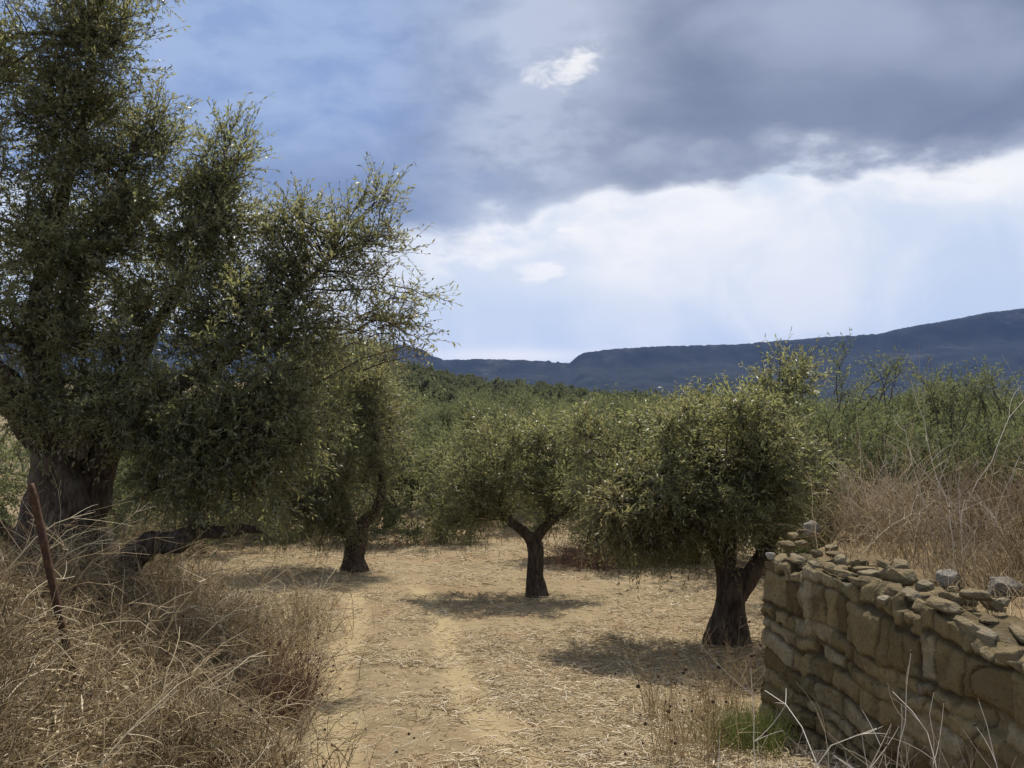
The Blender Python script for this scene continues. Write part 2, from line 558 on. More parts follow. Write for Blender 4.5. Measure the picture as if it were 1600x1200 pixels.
def mk_ground():
    m, g = material('ground')
    p = pos(g)
    rut, wild, far = g.attr('rut'), g.attr('wild'), g.attr('far')
    n1 = g.noise(p, 0.55, 5, 0.55)
    n2 = g.noise(p, 3.0, 6, 0.6, 0.3)
    n3 = g.noise(p, 26, 6, 0.65)
    mp = g.n('ShaderNodeMapping', {0: p, 2: (0, 0, 0.5), 3: (1.0, 5.0, 1.0)})
    n4 = g.noise(mp.outputs[0], 24, 4, 0.7)
    soil = g.mix(g.step(n2, 0.3, 0.7), (0.205, 0.158, 0.092), (0.33, 0.262, 0.152))
    litter = g.ramp(n3, [(0.25, (0.105, 0.074, 0.043)), (0.5, (0.235, 0.172, 0.10)), (0.72, (0.43, 0.34, 0.22))])
    litter = g.mix(g.step(n4, 0.55, 0.72) * 0.6, litter, (0.50, 0.41, 0.29))
    litter = g.mix(g.step(n1, 0.48, 0.66) * 0.45, litter, (0.26, 0.172, 0.094))
    pathc = g.mix(g.step(n3, 0.35, 0.7) * 0.7, (0.44, 0.355, 0.2), (0.28, 0.215, 0.12))
    col = g.mix(g.step(n2 + (n1 - 0.5) * 0.8, 0.42, 0.62) * 0.8, soil, litter)
    col = g.mix(g.step(rut + (n2 - 0.5) * 0.9 + (n3 - 0.5) * 0.5, 0.3, 0.9) * 0.62, col, pathc)
    bankc = g.mix(g.step(n2, 0.35, 0.65), (0.155, 0.112, 0.062), (0.26, 0.19, 0.105))
    col = g.mix(wild, col, bankc)
    scrub = g.mix(g.step(g.noise(p, 0.03, 8, 0.65), 0.4, 0.62), (0.035, 0.047, 0.024), (0.07, 0.08, 0.04))
    dull = g.mix(g.step(n1, 0.4, 0.6), (0.13, 0.105, 0.06), (0.2, 0.155, 0.09))
    red = g.mix(g.step(n1, 0.4, 0.6), (0.34, 0.2, 0.115), (0.36, 0.27, 0.16))
    col = g.mix(g.step(far, 0.02, 0.06), col, dull)
    col = g.mix(g.attr('clearing'), col, red)
    col = g.mix(g.step(far, 0.6, 0.85), col, scrub)
    finish(g, principled(g, col, 0.95, 0.1, n3 * 0.6 + n2 * 0.8 + n4 * 0.4, 0.8, 0.05))


mk_ground()


def mk_mountain():
    m, g = material('mountain')
    p = pos(g)
    a = g.noise(p, 0.02, 8, 0.7)
    b = g.noise(p, 0.004, 6, 0.6)
    tint = g.attr('tint')
    col = g.mix(g.step(a, 0.38, 0.64), (0.007, 0.010, 0.009), (0.016, 0.020, 0.016))
    col = g.mix(g.step(b + (a - 0.5) * 0.8, 0.62, 0.74) * 0.7, col, (0.055, 0.054, 0.05))
    col = g.mix(g.step(tint * 0.55 + (b - .5) * 1.6 + (a - .5) * .5, 0.62, 0.85) * 0.7, col, (0.06, 0.058, 0.05))
    finish(g, principled(g, col, 0.95, 0.05))


mk_mountain()

# ------------------------------------------------------------------ the terrain
_KY = np.array([-60, -3, 0, 6.4, 8.6, 12.6, 17.8, 22.4, 34.5, 60, 5000.0])
_KD = np.array([1.3, 1.5, 1.7, 2.35, 2.60, 3.08, 3.44, 3.75, 4.2, 4.5, 4.5])
WA, WB = P(1192, 868, 8.0), P(1600, 1030, 4.74)             # outer top edge of the ruined wall: far corner, near end
W_TOP = -1.22
WDIR = unit(np.array([WB[0] - WA[0], WB[1] - WA[1], 0.0]))
WNRM = np.array([WDIR[1], -WDIR[0], 0.0])                   # towards the track
if WNRM[0] > 0:
    WNRM = -WNRM
W_LEN, W_THICK = 6.2, 0.5


def path_x(y):
    return 0.55 - 0.155 * y


def wall_in(x, y):
    """distance behind the outer face of the wall, and distance along it"""
    dx, dy = x - WA[0], y - WA[1]
    return -(dx * WNRM[0] + dy * WNRM[1]), dx * WDIR[0] + dy * WDIR[1]


def mound_mask(x, y):
    inn, along = wall_in(x, y)
    yb = 9.0 + np.clip(x - WA[0], 0, 1.3) * 1.75
    return smooth((inn - 0.15 - np.maximum(-along, 0) * .62) / 0.25) * smooth((yb - y) / 0.5 + 0.4) * smooth((y + 4) / 2)


def G(x, y):
    x, y = np.asarray(x, float), np.asarray(y, float)
    d = sum(np.interp(y + o * (0.4 + np.clip(y, 0, 60) * 0.06), _KY, _KD) for o in (-2, -1, 0, 1, 2)) / 5
    z = -d
    xl = path_x(y) - 1.0
    z = z + 0.95 * smooth((xl - x) / 2.6) * (1 - smooth((y - 11.5) / 7)) * smooth((y + 6) / 6)
    z = z + 0.05 * fbm(x * 0.45, y * 0.45, None, 3, 3) * (1 + smooth((y - 15) / 30))
    # shallow wheel ruts
    z = z - 0.05 * rut_mask(x, y)
    # fill behind the wall
    mm = mound_mask(x, y)
    fill = W_TOP - 0.05 + 0.12 * smooth((wall_in(x, y)[0] - 0.6) / 2.5) + 0.05 * fbm(x * 1.3, y * 1.3, None, 3, 8)
    z = z * (1 - mm) + fill * mm
    # far hillside
    a = x / np.maximum(y, 1)
    tgt = np.interp(a, [-0.9, -0.11, -0.09, -0.032, 0.032, 0.096, 0.19, 0.6], [6.5, 5.0, 4.0, 1.2, 0.2, -1.6, -3.4, -4.4])
    w = smooth((y - 55) / 210)
    z = z * (1 - w) + tgt * w + w * 0.8 * fbm(x * 0.03, y * 0.03, None, 3, 21)
    w2 = smooth((y - 275) / 170)
    return z * (1 - w2) - 26 * w2


def rut_mask(x, y):
    c = path_x(y) + 0.12 * np.sin(y * 0.5)
    m = np.exp(-((x - c + 0.66) / 0.27) ** 2) + np.exp(-((x - c - 0.62) / 0.27) ** 2)
    return m * (1 - smooth((y - 17) / 8)) * smooth((y + 8) / 4)


def ground_at(px, py, y0=3.5, y1=400):
    """where the sight line of a photo pixel meets the ground"""
    ys = np.geomspace(y0, y1, 3000)
    u = P(px, py, 1.0)
    zz = G(u[0] * ys, ys)
    i = int(np.argmax(u[2] * ys <= zz)) if np.any(u[2] * ys <= zz) else len(ys) - 1
    return np.array((u[0] * ys[i], ys[i], zz[i]))


def on_ground(px, Y):
    x = (px - 800) / F * Y
    return np.array((x, Y, float(G(x, Y))))


def clear_mask(x, y):
    """two gaps in the grove where reddish soil lies bare"""
    a = 800 + x / np.maximum(y, 1) * F
    return smooth((1 - np.abs(a - 685) / 22) * 3) * smooth((y - 58) / 6) * (1 - smooth((y - 104) / 6)) + smooth((1 - np.abs(a - 775) / 16) * 3) * smooth((y - 82) / 6) * (1 - smooth((y - 112) / 6))


def build_ground():
    xs = np.unique(np.concatenate([-np.geomspace(7, 5200, 95), np.arange(-7, 8.0, 0.075), np.geomspace(8, 5200, 95)]))
    ys = np.unique(np.concatenate([-np.geomspace(2, 300, 14), np.arange(-2, 3.9, 0.4), np.arange(4, 20, 0.075), np.geomspace(20, 60, 120), np.geomspace(60, 300, 120), np.geomspace(300, 5600, 50)]))
    X, Y = np.meshgrid(xs, ys)
    Z = G(X, Y)
    near = (1 - smooth((Y - 16) / 10))
    Z = Z + near * (0.018 * fbm(X * 4, Y * 4, None, 3, 40) + 0.010 * vnoise(X * 13, Y * 13, None, 41)) * (1 - 0.6 * np.clip(rut_mask(X, Y), 0, 1))
    far = smooth((Y - 60) / 240)
    Z = Z + smooth((Y - 310) / 60) * 2.5 * fbm(X * 0.05, Y * 0.05, None, 3, 60)
    n, m = X.shape
    idx = np.arange(n * m).reshape(n, m)
    f = np.stack([idx[:-1, :-1], idx[:-1, 1:], idx[1:, 1:], idx[1:, :-1]], -1)
    g = Geo()
    g.add(np.stack([X, Y, Z], -1), f)
    xl = path_x(Y) - 1.0
    wild = np.maximum(smooth((xl - X + 0.25 * fbm(X * 1.5, Y * 1.5, None, 3, 50)) / 0.9) * (1 - smooth((Y - 10.5) / 5)), smooth((mound_mask(X, Y) - 0.2) / 0.4))
    farA = 0.07 * smooth((Y - 36) / 14) + 0.93 * smooth((Y - 60) / 300)
    o = g.build('ground', MATS['ground'], smooth_shade=True, extra={'rut': rut_mask(X, Y), 'wild': wild, 'far': farA, 'clearing': clear_mask(X, Y)})
    tag(o, kind='structure')


build_ground()


def build_mountain():
    prof = [(-900, 500), (-300, 500), (0, 512), (300, 522), (520, 530), (600, 536), (636, 539), (662, 547), (676, 556), (692, 562), (760, 561), (800, 562),
            (845, 564), (872, 567), (890, 567), (903, 556), (912, 551), (940, 547), (990, 543), (1050, 540.5), (1150, 538), (1220, 532), (1300, 526),
            (1370, 522), (1395, 516), (1420, 511), (1500, 497), (1550, 487), (1600, 482), (1750, 465), (2100, 450), (2600, 455)]
    px = np.linspace(-880, 2560, 1150)
    py = np.interp(px, [p[0] for p in prof], [p[1] for p in prof])
    py = py + 0.55 * fbm(px * 0.16, px * 0, None, 3, 70) + 0.5 * vnoise(px * 0.5, px * 0, None, 75)
    for cx in (858, 872):                                     # lone trees standing on the saddle
        py = py - 3.0 * np.exp(-((px - cx) / 2.2) ** 2)
    Yc = 2600.0
    a = (px - 800) / F
    zc = (630 - py) / F * Yc
    t = np.concatenate([np.linspace(0, 1, 60), [1.03, 1.12, 1.35, 1.7]])
    A, T = np.meshgrid(a, t)
    ZC = np.broadcast_to(zc, A.shape)
    Yg = 1750 + (Yc - 1750) * T
    prof_t = np.where(T <= 1, 0.80 * T ** 1.25 + 0.20 * smooth((T - 0.86) / 0.14), 1 - (T - 1) * 0.9)
    X = A * Yg
    base = -28
    gul = fbm(X * 0.006, Yg * 0.004, None, 4, 80)
    Z = base + (ZC - base) * prof_t + gul * 20 * np.sin(np.clip(T, 0, 1) * math.pi) * 1.1 + 2.0 * fbm(X * 0.05, Yg * 0.05, None, 2, 82) * (T < 0.995) * (T > 0.02)
    n, m = X.shape
    idx = np.arange(n * m).reshape(n, m)
    f = np.stack([idx[:-1, :-1], idx[:-1, 1:], idx[1:, 1:], idx[1:, :-1]], -1)
    g = Geo()
    cliff = smooth((T - 0.84) / 0.08) * (1 - smooth((T - 0.965) / 0.03))
    g.add(np.stack([X, Yg, Z], -1), f, cliff.ravel())
    tag(g.build('mountain', MATS['mountain'], smooth_shade=True), kind='structure')


build_mountain()

# ------------------------------------------------------------------ olive trees
def foliage(geo, tips, starts, centers, ntw, nlf, tw_len, leaf, droop=0.25, up=0.35, bough_r=0.012, warm=0.0):
    """boughs from starts to tips, twigs along them, leaves along the twigs"""
    m = len(tips)
    span = np.linalg.norm(tips - starts, axis=1, keepdims=True)
    midp = starts * 0.5 + tips * 0.5 + rng.normal(size=(m, 3)) * span * 0.12 + np.array([0, 0, 0.16]) * span
    t = np.linspace(0, 1, 7)[None, :, None]
    B = starts[:, None] * (1 - t) ** 2 + midp[:, None] * 2 * t * (1 - t) + tips[:, None] * t ** 2
    B = B + rng.normal(size=B.shape) * 0.02 * span[:, None] * np.sin(np.linspace(0, math.pi, 7))[None, :, None]
    rb = bough_r * (0.6 + 0.25 * span) * np.linspace(1, 0.25, 7)[None]
    tubes(geo, B, rb, 4, 0.3, 1)
    # twigs
    M = m * ntw
    bi = np.repeat(np.arange(m), ntw)
    reach = np.clip(0.8 / np.maximum(span[bi, 0], 0.3), 0.2, 0.65)
    tt = 1 - rng.random(M) ** 1.3 * reach
    tt3 = tt[:, None]
    root = starts[bi] * (1 - tt3) ** 2 + midp[bi] * 2 * tt3 * (1 - tt3) + tips[bi] * tt3 ** 2
    d0 = unit(unit(tips - starts)[bi] * 0.5 + rand_dirs(M) * 0.95 + unit(root - centers[bi]) * 0.45 + np.array([0, 0, up]))
    ln = tw_len * (0.55 + 0.9 * rng.random(M))
    s = np.linspace(0, 1, 5)[None, :, None]
    side = rand_dirs(M)
    T = root[:, None] + d0[:, None] * ln[:, None, None] * s + side[:, None] * (ln * 0.15)[:, None, None] * s ** 2 \
        - np.array([0, 0, 1.0]) * (ln * droop * rng.random(M))[:, None, None] * s ** 2
    tubes(geo, T, 0.0031 * np.linspace(1, 0.35, 5)[None] * np.ones((M, 1)), 3, 0.5, 1)
    # leaves
    K = M * nlf
    ti = np.repeat(np.arange(M), nlf)
    u = np.tile((np.arange(nlf) + 0.5) / nlf, M) ** 0.8 * 0.95 + 0.08 * rng.random(K)
    u = np.clip(u, 0, 1.0)
    q = u * 4
    i0 = np.minimum(q.astype(int), 3)
    fr = (q - i0)[:, None]
    C = T[ti, i0] * (1 - fr) + T[ti, i0 + 1] * fr
    tdir = unit(T[ti, i0 + 1] - T[ti, i0])
    rad = rand_dirs(K)
    D = unit(tdir * (0.55 + 0.5 * rng.random(K))[:, None] + rad * 0.8)
    Nn = unit(rand_dirs(K) * 0.75 + np.array([0, 0, 0.55]))
    L = leaf[0] * (0.65 + 0.7 * rng.random(K))
    W = leaf[1] * (0.75 + 0.5 * rng.random(K))
    bt = np.clip(rng.random(m) * 0.5 + 0.12 + warm, 0, 1)
    tint = np.clip(bt[bi][ti] + rng.normal(size=K) * 0.16, 0, 1)
    tint = np.where(rng.random(K) < 0.035, 0.95, tint)
    leaves(geo, C, D, Nn, L, W, tint, 0)


def build_olive(name, base, trunk, limbs, blobs, label, group=None, leaf=(0.068, 0.017), tw_len=0.32, ntw=14, nlf=12, seed=0,
                gnarl=0.22, flare=0.5, leafmat='olive_leaf', sides=20):
    """trunk: [(point, radius)], limbs: list of the same, blobs: (centre, radii, boughs, leaf share, droop)"""
    base = np.asarray(base, float)
    root = empty(name, base)
    tag(root, label, 'tree', group)
    g = Geo()
    nodes = []
    Pt, Rd = gnarled(g, [p for p, r in trunk], [r for p, r in trunk], sides, 8, seed, gnarl, flare)
    nodes.append(Pt[int(len(Pt) * 0.75):])
    trunk_o = g.build('trunk', MATS['olive_bark'], root, True, base)
    for i, lm in enumerate(limbs):
        gl = Geo()
        Pt, Rd = gnarled(gl, [p for p, r in lm], [r for p, r in lm], 12, 6, seed + 31 * (i + 1), gnarl * 0.9)
        nodes.append(Pt[int(len(Pt) * 0.4):])
        gl.build('limb', MATS['olive_bark'], trunk_o, True, base)
    nodes = np.vstack(nodes)
    gc = Geo()
    for (c, r, nb, share, droop, warm) in blobs:
        c, r = np.asarray(c, float), np.asarray(r, float)
        u = rand_dirs(nb) * (rng.random(nb) ** 0.42)[:, None]
        tips = c + u * r
        dd = np.linalg.norm(tips[:, None] - nodes[None], axis=2) + np.maximum(nodes[None, :, 2] - tips[:, None, 2], 0) * 0.6
        dd = dd + rng.random(dd.shape) * 0.25
        st = nodes[np.argmin(dd, axis=1)]
        # long boughs leave from a side branch towards the blob, not each from the limb itself
        span = np.linalg.norm(tips - st, axis=1)
        hub = c - np.array([0, 0, 0.25 * r[2]])
        w = np.where(span > 0.9, 0.72, 0.0)[:, None]
        st2 = st * (1 - w) + (hub + (tips - hub) * 0.25 + rng.normal(size=tips.shape) * 0.08) * w
        if np.any(w > 0):
            far = st[np.argmax(span)]
            k = 3 if nb > 20 else 1
            hb = hub + rand_dirs(k) * r * 0.3
            tpar = np.linspace(0, 1, 7)[None, :, None]
            mid = (far + hb) * 0.5 + np.array([0, 0, 0.15]) * np.linalg.norm(hb - far, axis=1)[:, None]
            Bq = far[None, None] * (1 - tpar) ** 2 + mid[:, None] * 2 * tpar * (1 - tpar) + hb[:, None] * tpar ** 2
            Bq = Bq + rng.normal(size=Bq.shape) * 0.025 * np.sin(np.linspace(0, math.pi, 7))[None, :, None]
            tubes(gc, Bq, np.linspace(1, .4, 7)[None] * min(.032, .009 + .0007 * nb), 6, 0.3, 1)
        foliage(gc, tips, st2, np.repeat(c[None], nb, 0), ntw, max(2, int(nlf * share)), tw_len, leaf, droop, 0.35 - droop * 0.6, warm=warm)
    gc.build('crown', [MATS[leafmat], MATS['olive_bark']], root, False, base)
    return root


def blob(px, py, rx, ry, Y, depth, nb, share=1.0, droop=0.2, warm=0.0):
    c = P(px, py, Y)
    return (c, (rx / F * Y, depth, ry / F * Y), nb, share, droop, warm)


def big_olive():
    Y = 11.0
    b = ground_at(118, 850)
    b = np.array((P(118, 800, Y)[0], Y, float(G(P(118, 800, Y)[0], Y))))
    q = lambda px, py, dy=0.0: P(px, py, Y + dy)
    trunk = [(b - (0, 0, 0.2), 0.50), (b + (0, 0, 0.15), 0.40), (q(112, 770), 0.35), (q(98, 725), 0.33), (q(84, 690), 0.27), (q(74, 645), 0.225), (q(66, 600), 0.19), (q(64, 555), 0.16)]
    limbs = [[(q(64, 580), 0.17), (q(58, 500, .1), 0.13), (q(75, 400, .3), 0.10), (q(105, 290, .4), 0.07), (q(135, 170, .3), 0.045), (q(150, 60, .2), 0.02)],
             [(q(84, 700, -.1), 0.20), (q(48, 655, -.25), 0.18), (q(10, 605, -.4), 0.15), (q(-40, 540, -.5), 0.13), (q(-90, 430, -.5), 0.10), (q(-60, 300, -.3), 0.06), (q(-20, 150), 0.02)],
             [(q(122, 785, .1), 0.28), (q(148, 735, .1), 0.22), (q(164, 690), 0.18), (q(178, 650, -.05), 0.17), (q(184, 622, -.1), 0.135), (q(200, 590, 0), 0.10), (q(235, 520, .3), 0.075), (q(290, 430, .5), 0.05), (q(340, 330, .4), 0.022)],
             [(q(180, 628), 0.12), (q(162, 602, .05), 0.075), (q(127, 588, .1), 0.062), (q(90, 598, .1), 0.05)],
             [(q(180, 650, -.05), 0.13), (q(230, 628, 0), 0.095), (q(300, 590, .1), 0.075), (q(380, 540, .2), 0.055), (q(450, 470, .2), 0.035), (q(520, 400, .2), 0.016)],
             [(q(172, 690, -.1), 0.11), (q(240, 690, -.2), 0.08), (q(320, 680, -.3), 0.055), (q(400, 670, -.3), 0.025)],
             [(q(60, 540), 0.10), (q(100, 470, .1), 0.07), (q(160, 360, .1), 0.05), (q(200, 250, .1), 0.018)],
             [(q(70, 560, .2), 0.10), (q(120, 450, 1.0), 0.07), (q(230, 330, 1.3), 0.045), (q(330, 270, 1.3), 0.018)]]
    B = lambda px, py, rx, ry, dy, dep, nb, sh=1.0, dr=0.2, w=0.0: blob(px, py, rx, ry, Y + dy, dep, nb, sh, dr, w)
    blobs = [B(10, 60, 90, 110, 0, .9, 42, 1, .1), B(185, 70, 52, 88, 0, .5, 28, .9, .05), B(130, 190, 85, 80, 0.2, .8, 46, 1, .1), B(20, 250, 110, 110, 0, 1.0, 60),
             B(205, 270, 52, 95, .2, .7, 36, .95, .1), B(283, 250, 24, 60, .3, .35, 13, .8, .05), B(115, 390, 130, 95, 0, 1.1, 76), B(290, 390, 90, 85, 0.2, .8, 54),
             B(368, 245, 26, 58, .4, .35, 17, .75, .0), B(355, 345, 46, 65, .4, .45, 26, .85, .1), B(30, 500, 110, 70, -.2, 1.0, 54), B(200, 510, 120, 70, -.3, 1.0, 60), B(350, 490, 95, 80, -.2, .9, 56),
             B(440, 550, 80, 80, -.3, .8, 46, 1, .3), B(300, 610, 110, 60, -.6, .7, 52, 1, .45), B(390, 670, 90, 70, -.6, .7, 48, 1, .5), B(290, 715, 70, 55, -.8, .5, 28, .95, .6, .1),
             B(445, 400, 40, 60, .3, .4, 16, .8, .0), B(475, 350, 42, 22, .3, .3, 8, .8, .0), B(550, 330, 48, 26, .4, .35, 10, .75, .0), B(600, 302, 18, 20, .4, .2, 5, .7, -.1), B(510, 430, 70, 45, .2, .5, 15, .8, .1, .08),
             B(618, 385, 36, 30, .3, .3, 9, .65, .1, .1), B(590, 450, 55, 34, .2, .4, 10, .7, .2, .25), B(590, 515, 60, 36, .2, .4, 12, .7, .3, .3), B(650, 475, 30, 22, .3, .25, 5, .6, .2, .15), B(520, 510, 70, 50, .1, .5, 20, .85, .2, .2),
             B(150, 632, 45, 26, -1.0, .4, 13, .95, .6), B(25, 650, 45, 32, -1.0, .4, 13, .95, .6), B(70, 160, 80, 80, .1, .7, 34, 1, .1), B(140, 25, 55, 70, .1, .5, 24, 1, .1), B(90, 60, 50, 70, .1, .5, 20, 1, .1), B(150, 310, 80, 70, .1, .8, 34), B(245, 350, 50, 60, .1, .6, 22), B(60, 400, 90, 60, -.2, .8, 30), B(318, 310, 36, 55, .2, .45, 20, .85, .1), B(418, 385, 36, 50, .2, .4, 16, .85, .1), B(330, 245, 16, 24, .3, .25, 5, .75, .0), B(455, 345, 30, 20, .3, .3, 7, .8, .0), B(245, 160, 22, 50, .2, .3, 9, .8, 0), B(645, 530, 34, 34, .3, .3, 7, .65, .3, .3), B(560, 400, 60, 40, .3, .4, 11, .75, .1, .1),
             B(110, 640, 40, 30, -.7, .35, 9, .9, .6), B(60, 615, 50, 24, -.7, .4, 10, .9, .5), B(215, 690, 45, 40, -.8, .4, 15, .95, .6), B(120, -90, 170, 90, .2, 1.4, 50), B(-120, 250, 100, 200, 0, 1.3, 50), B(-100, 520, 80, 90, -.3, 1.0, 30), B(130, 420, 200, 200, 1.4, .9, 60), B(110, 596, 60, 18, -.5, .4, 9, .9, .3),
             B(255, 770, 62, 34, -.8, .45, 20, .95, .7, .2), B(345, 770, 62, 50, -.7, .5, 24, .95, .7, .15), B(425, 750, 55, 60, -.6, .5, 26, 1, .6, .05), B(470, 660, 60, 70, -.5, .6, 32, 1, .4, .1), B(230, 640, 50, 60, .5, .5, 22, 1, .4, -.1)]
    blobs = [(c, r, max(3, int(nb * (.72 if r[0] > .3 else .85))), sh, dr, w) for c, r, nb, sh, dr, w in blobs]
    return build_olive('olive_tree', b, trunk, limbs, blobs, 'huge old olive tree with split gnarled trunk towering over the weedy bank', seed=3,
                       leaf=(0.066, 0.0195), tw_len=0.36, ntw=13, nlf=13, gnarl=0.5, flare=0.3, sides=36)


def scatter_olive(px, Y, spec_trunk, spec_limbs, spec_blobs, label, seed, deep=1.0, **kw):
    """trunk and limbs given in photo pixels at the tree's own distance"""
    b = on_ground(px, Y)
    q = lambda a: (P(a[0], a[1], Y + a[2]), a[3])
    trunk = [(b - (0, 0, 0.15), spec_trunk[0][3])] + [q(a) for a in spec_trunk]
    limbs = [[q(a) for a in lm] for lm in spec_limbs]
    blobs = []
    for c in spec_blobs:
        nb = max(3, int(c[6] * .62))
        blobs.append(blob(c[0], c[1], c[2], c[3], Y + c[4], c[5] * 1.2, nb, *(c[7:])))
        if c[6] >= 12:                                     # shoots standing out of the mass
            for q in range(3):
                a = random.uniform(-.3, math.pi + .3)
                blobs.append(blob(c[0] + c[2] * 1.08 * math.cos(a), c[1] - c[3] * 1.1 * math.sin(a), c[2] * .22, c[3] * .36, Y + c[4] + random.uniform(-.4, .4), c[5] * .3, random.choice((2, 3, 3)), .9, .0 if math.sin(a) > 0 else .4))
        if c[6] >= 18:                                     # the crown is as deep as it is wide
            for dy in (-.95, .95):
                blobs.append(blob(c[0] + (px - c[0]) * .15, c[1] + 12 * dy, c[2] * .8, c[3] * .8, Y + dy * deep, c[5] * .9, int(c[6] * .38), *(c[7:])))
    return build_olive('olive_tree', b, trunk, limbs, blobs, label, seed=seed, **kw)


big_olive()

gp = ground_at(838, 932)
Ym = gp[1]
scatter_olive(838, Ym, [(839, 928, 0, .20), (836, 900, 0, .155), (838, 872, 0, .145), (836, 850, 0, .15), (828, 836, 0, .13)],
              [[(834, 848, 0, .12), (818, 830, 0, .095), (800, 816, 0, .085), (786, 800, 0, .075), (776, 775, .1, .06), (760, 730, .2, .03)],
               [(834, 848, 0, .11), (846, 828, -.05, .085), (858, 816, -.05, .075), (858, 800, 0, .07), (866, 770, .1, .05), (860, 710, .1, .025)],
               [(846, 835, 0, .06), (864, 815, -.2, .05), (884, 798, -.3, .04), (890, 770, -.3, .025)]],
              [(790, 730, 65, 45, 0, .8, 40), (850, 695, 62, 38, .1, .7, 36), (735, 770, 50, 38, -.1, .6, 26, 1, .4), (880, 755, 45, 45, -.2, .6, 28, 1, .3), (765, 690, 45, 30, .3, .5, 18),
               (820, 770, 50, 28, -.5, .4, 20, .9, .4), (705, 795, 24, 28, 0, .35, 10, .9, .6), (900, 810, 22, 26, -.2, .3, 8, .9, .6), (690, 750, 34, 40, .1, .5, 18, .95, .4, .05), (665, 800, 26, 30, .1, .4, 11, .9, .6), (735, 815, 36, 20, -.3, .4, 12, .9, .7), (925, 740, 30, 50, .3, .5, 16, .95, .4, .15), (810, 665, 40, 14, .2, .4, 10, .8, 0), (860, 655, 26, 14, .2, .4, 8, .8, 0)],
              'small olive tree with slim forked trunk in the middle of the field', 11, ntw=13, nlf=12, tw_len=.33, gnarl=.16, flare=.35)

gr = ground_at(1140, 1008)
Yr = gr[1]
scatter_olive(1140, Yr, [(1140, 1002, 0, .27), (1141, 975, 0, .235), (1143, 945, 0, .20), (1145, 915, 0, .20), (1140, 895, 0, .17)],
              [[(1138, 915, 0, .15), (1132, 885, 0, .12), (1118, 850, 0, .10), (1090, 815, -.1, .085), (1050, 785, -.2, .06), (1010, 750, -.2, .03)],
               [(1152, 930, 0, .15), (1172, 900, 0, .125), (1190, 870, 0, .11), (1204, 840, .1, .09), (1220, 800, .2, .07), (1226, 720, .2, .045), (1222, 620, .2, .02)],
               [(1134, 890, 0, .10), (1140, 850, .2, .085), (1135, 790, .4, .065), (1120, 710, .5, .04), (1110, 660, .5, .02)],
               [(1200, 845, 0, .08), (1185, 800, -.3, .06), (1180, 740, -.4, .04)],
               [(1100, 822, 0, .06), (1060, 830, -.4, .045), (1010, 830, -.5, .03), (960, 810, -.5, .018)]],
              [(1100, 705, 95, 58, .2, .9, 60), (1010, 745, 60, 55, -.1, .7, 40, 1, .4, .25), (955, 790, 38, 48, -.2, .45, 22, .9, .6, .4), (1200, 700, 72, 62, .1, .8, 52), (1222, 612, 42, 40, .2, .35, 16, .85, -.05),
               (1060, 790, 70, 40, -.5, .5, 34, 1, .5, .1), (1145, 800, 70, 45, -.5, .5, 38, 1, .4), (1265, 755, 45, 50, 0, .5, 24, 1, .3), (1100, 850, 36, 24, -.4, .35, 13, .9, .6), (1215, 820, 36, 35, -.2, .4, 14, .9, .5),
               (960, 850, 34, 26, -.2, .35, 12, .85, .8, .45), (1040, 670, 48, 28, .3, .5, 18), (1150, 645, 60, 24, .3, .6, 22), (920, 740, 18, 34, -.1, .3, 9, .8, .4, .4), (930, 800, 30, 60, .2, .5, 18, .95, .6, .4), (930, 690, 30, 36, .4, .4, 12, .9, .3, .3), (1200, 610, 24, 24, .2, .25, 6, .8, 0), (1010, 850, 34, 24, -.2, .3, 12, .8, .7, .3)],
              'olive tree with thick dark leaning trunk standing next to the stone wall', 23, ntw=13, nlf=12, tw_len=.33, gnarl=.24, flare=.3)

gl = ground_at(551, 893)
Yl = gl[1]
scatter_olive(551, Yl, [(551, 888, 0, .27), (552, 868, 0, .225), (556, 850, 0, .22), (560, 830, 0, .2)],
              [[(558, 840, 0, .17), (570, 815, 0, .15), (585, 800, 0, .11), (596, 770, 0, .09), (590, 700, .2, .06), (570, 620, .2, .03)],
               [(556, 845, 0, .15), (542, 800, 0, .12), (520, 740, .1, .09), (505, 660, .2, .05), (500, 600, .2, .03)],
               [(552, 840, 0, .12), (520, 815, -.3, .09), (480, 790, -.5, .06), (450, 770, -.5, .03)]],
              [(540, 600, 70, 60, .2, 1.2, 40), (520, 830, 40, 26, -.6, .5, 14, .9, .7, .1), (480, 830, 40, 30, -.7, .5, 14, 1, .7), (615, 660, 26, 60, .2, .6, 18, .9, .3, .25), (540, 640, 75, 75, 0, 1.3, 62), (470, 700, 65, 75, -.2, 1.2, 54), (590, 610, 38, 60, .2, .8, 30, .9, .2, .25), (560, 740, 65, 45, -.3, .9, 36, 1, .4, .1), (455, 790, 48, 45, -.6, .7, 30, 1, .7),
               (590, 695, 34, 60, 0, .7, 26, 1, .3, .15), (510, 560, 70, 40, .3, 1.0, 28), (600, 560, 26, 28, .3, .5, 9, .8, .1, .3), (530, 800, 34, 24, -.5, .5, 14, .9, .6, .1), (420, 740, 40, 60, -.5, .7, 22, 1, .6), (395, 800, 30, 36, -.6, .5, 14, 1, .7), (560, 815, 30, 22, -.6, .4, 9, .9, .6)],
              'olive tree on short thick trunk left of the dirt track', 37, ntw=14, nlf=11, leaf=(0.072, 0.019), tw_len=.42, gnarl=.2, flare=.4)


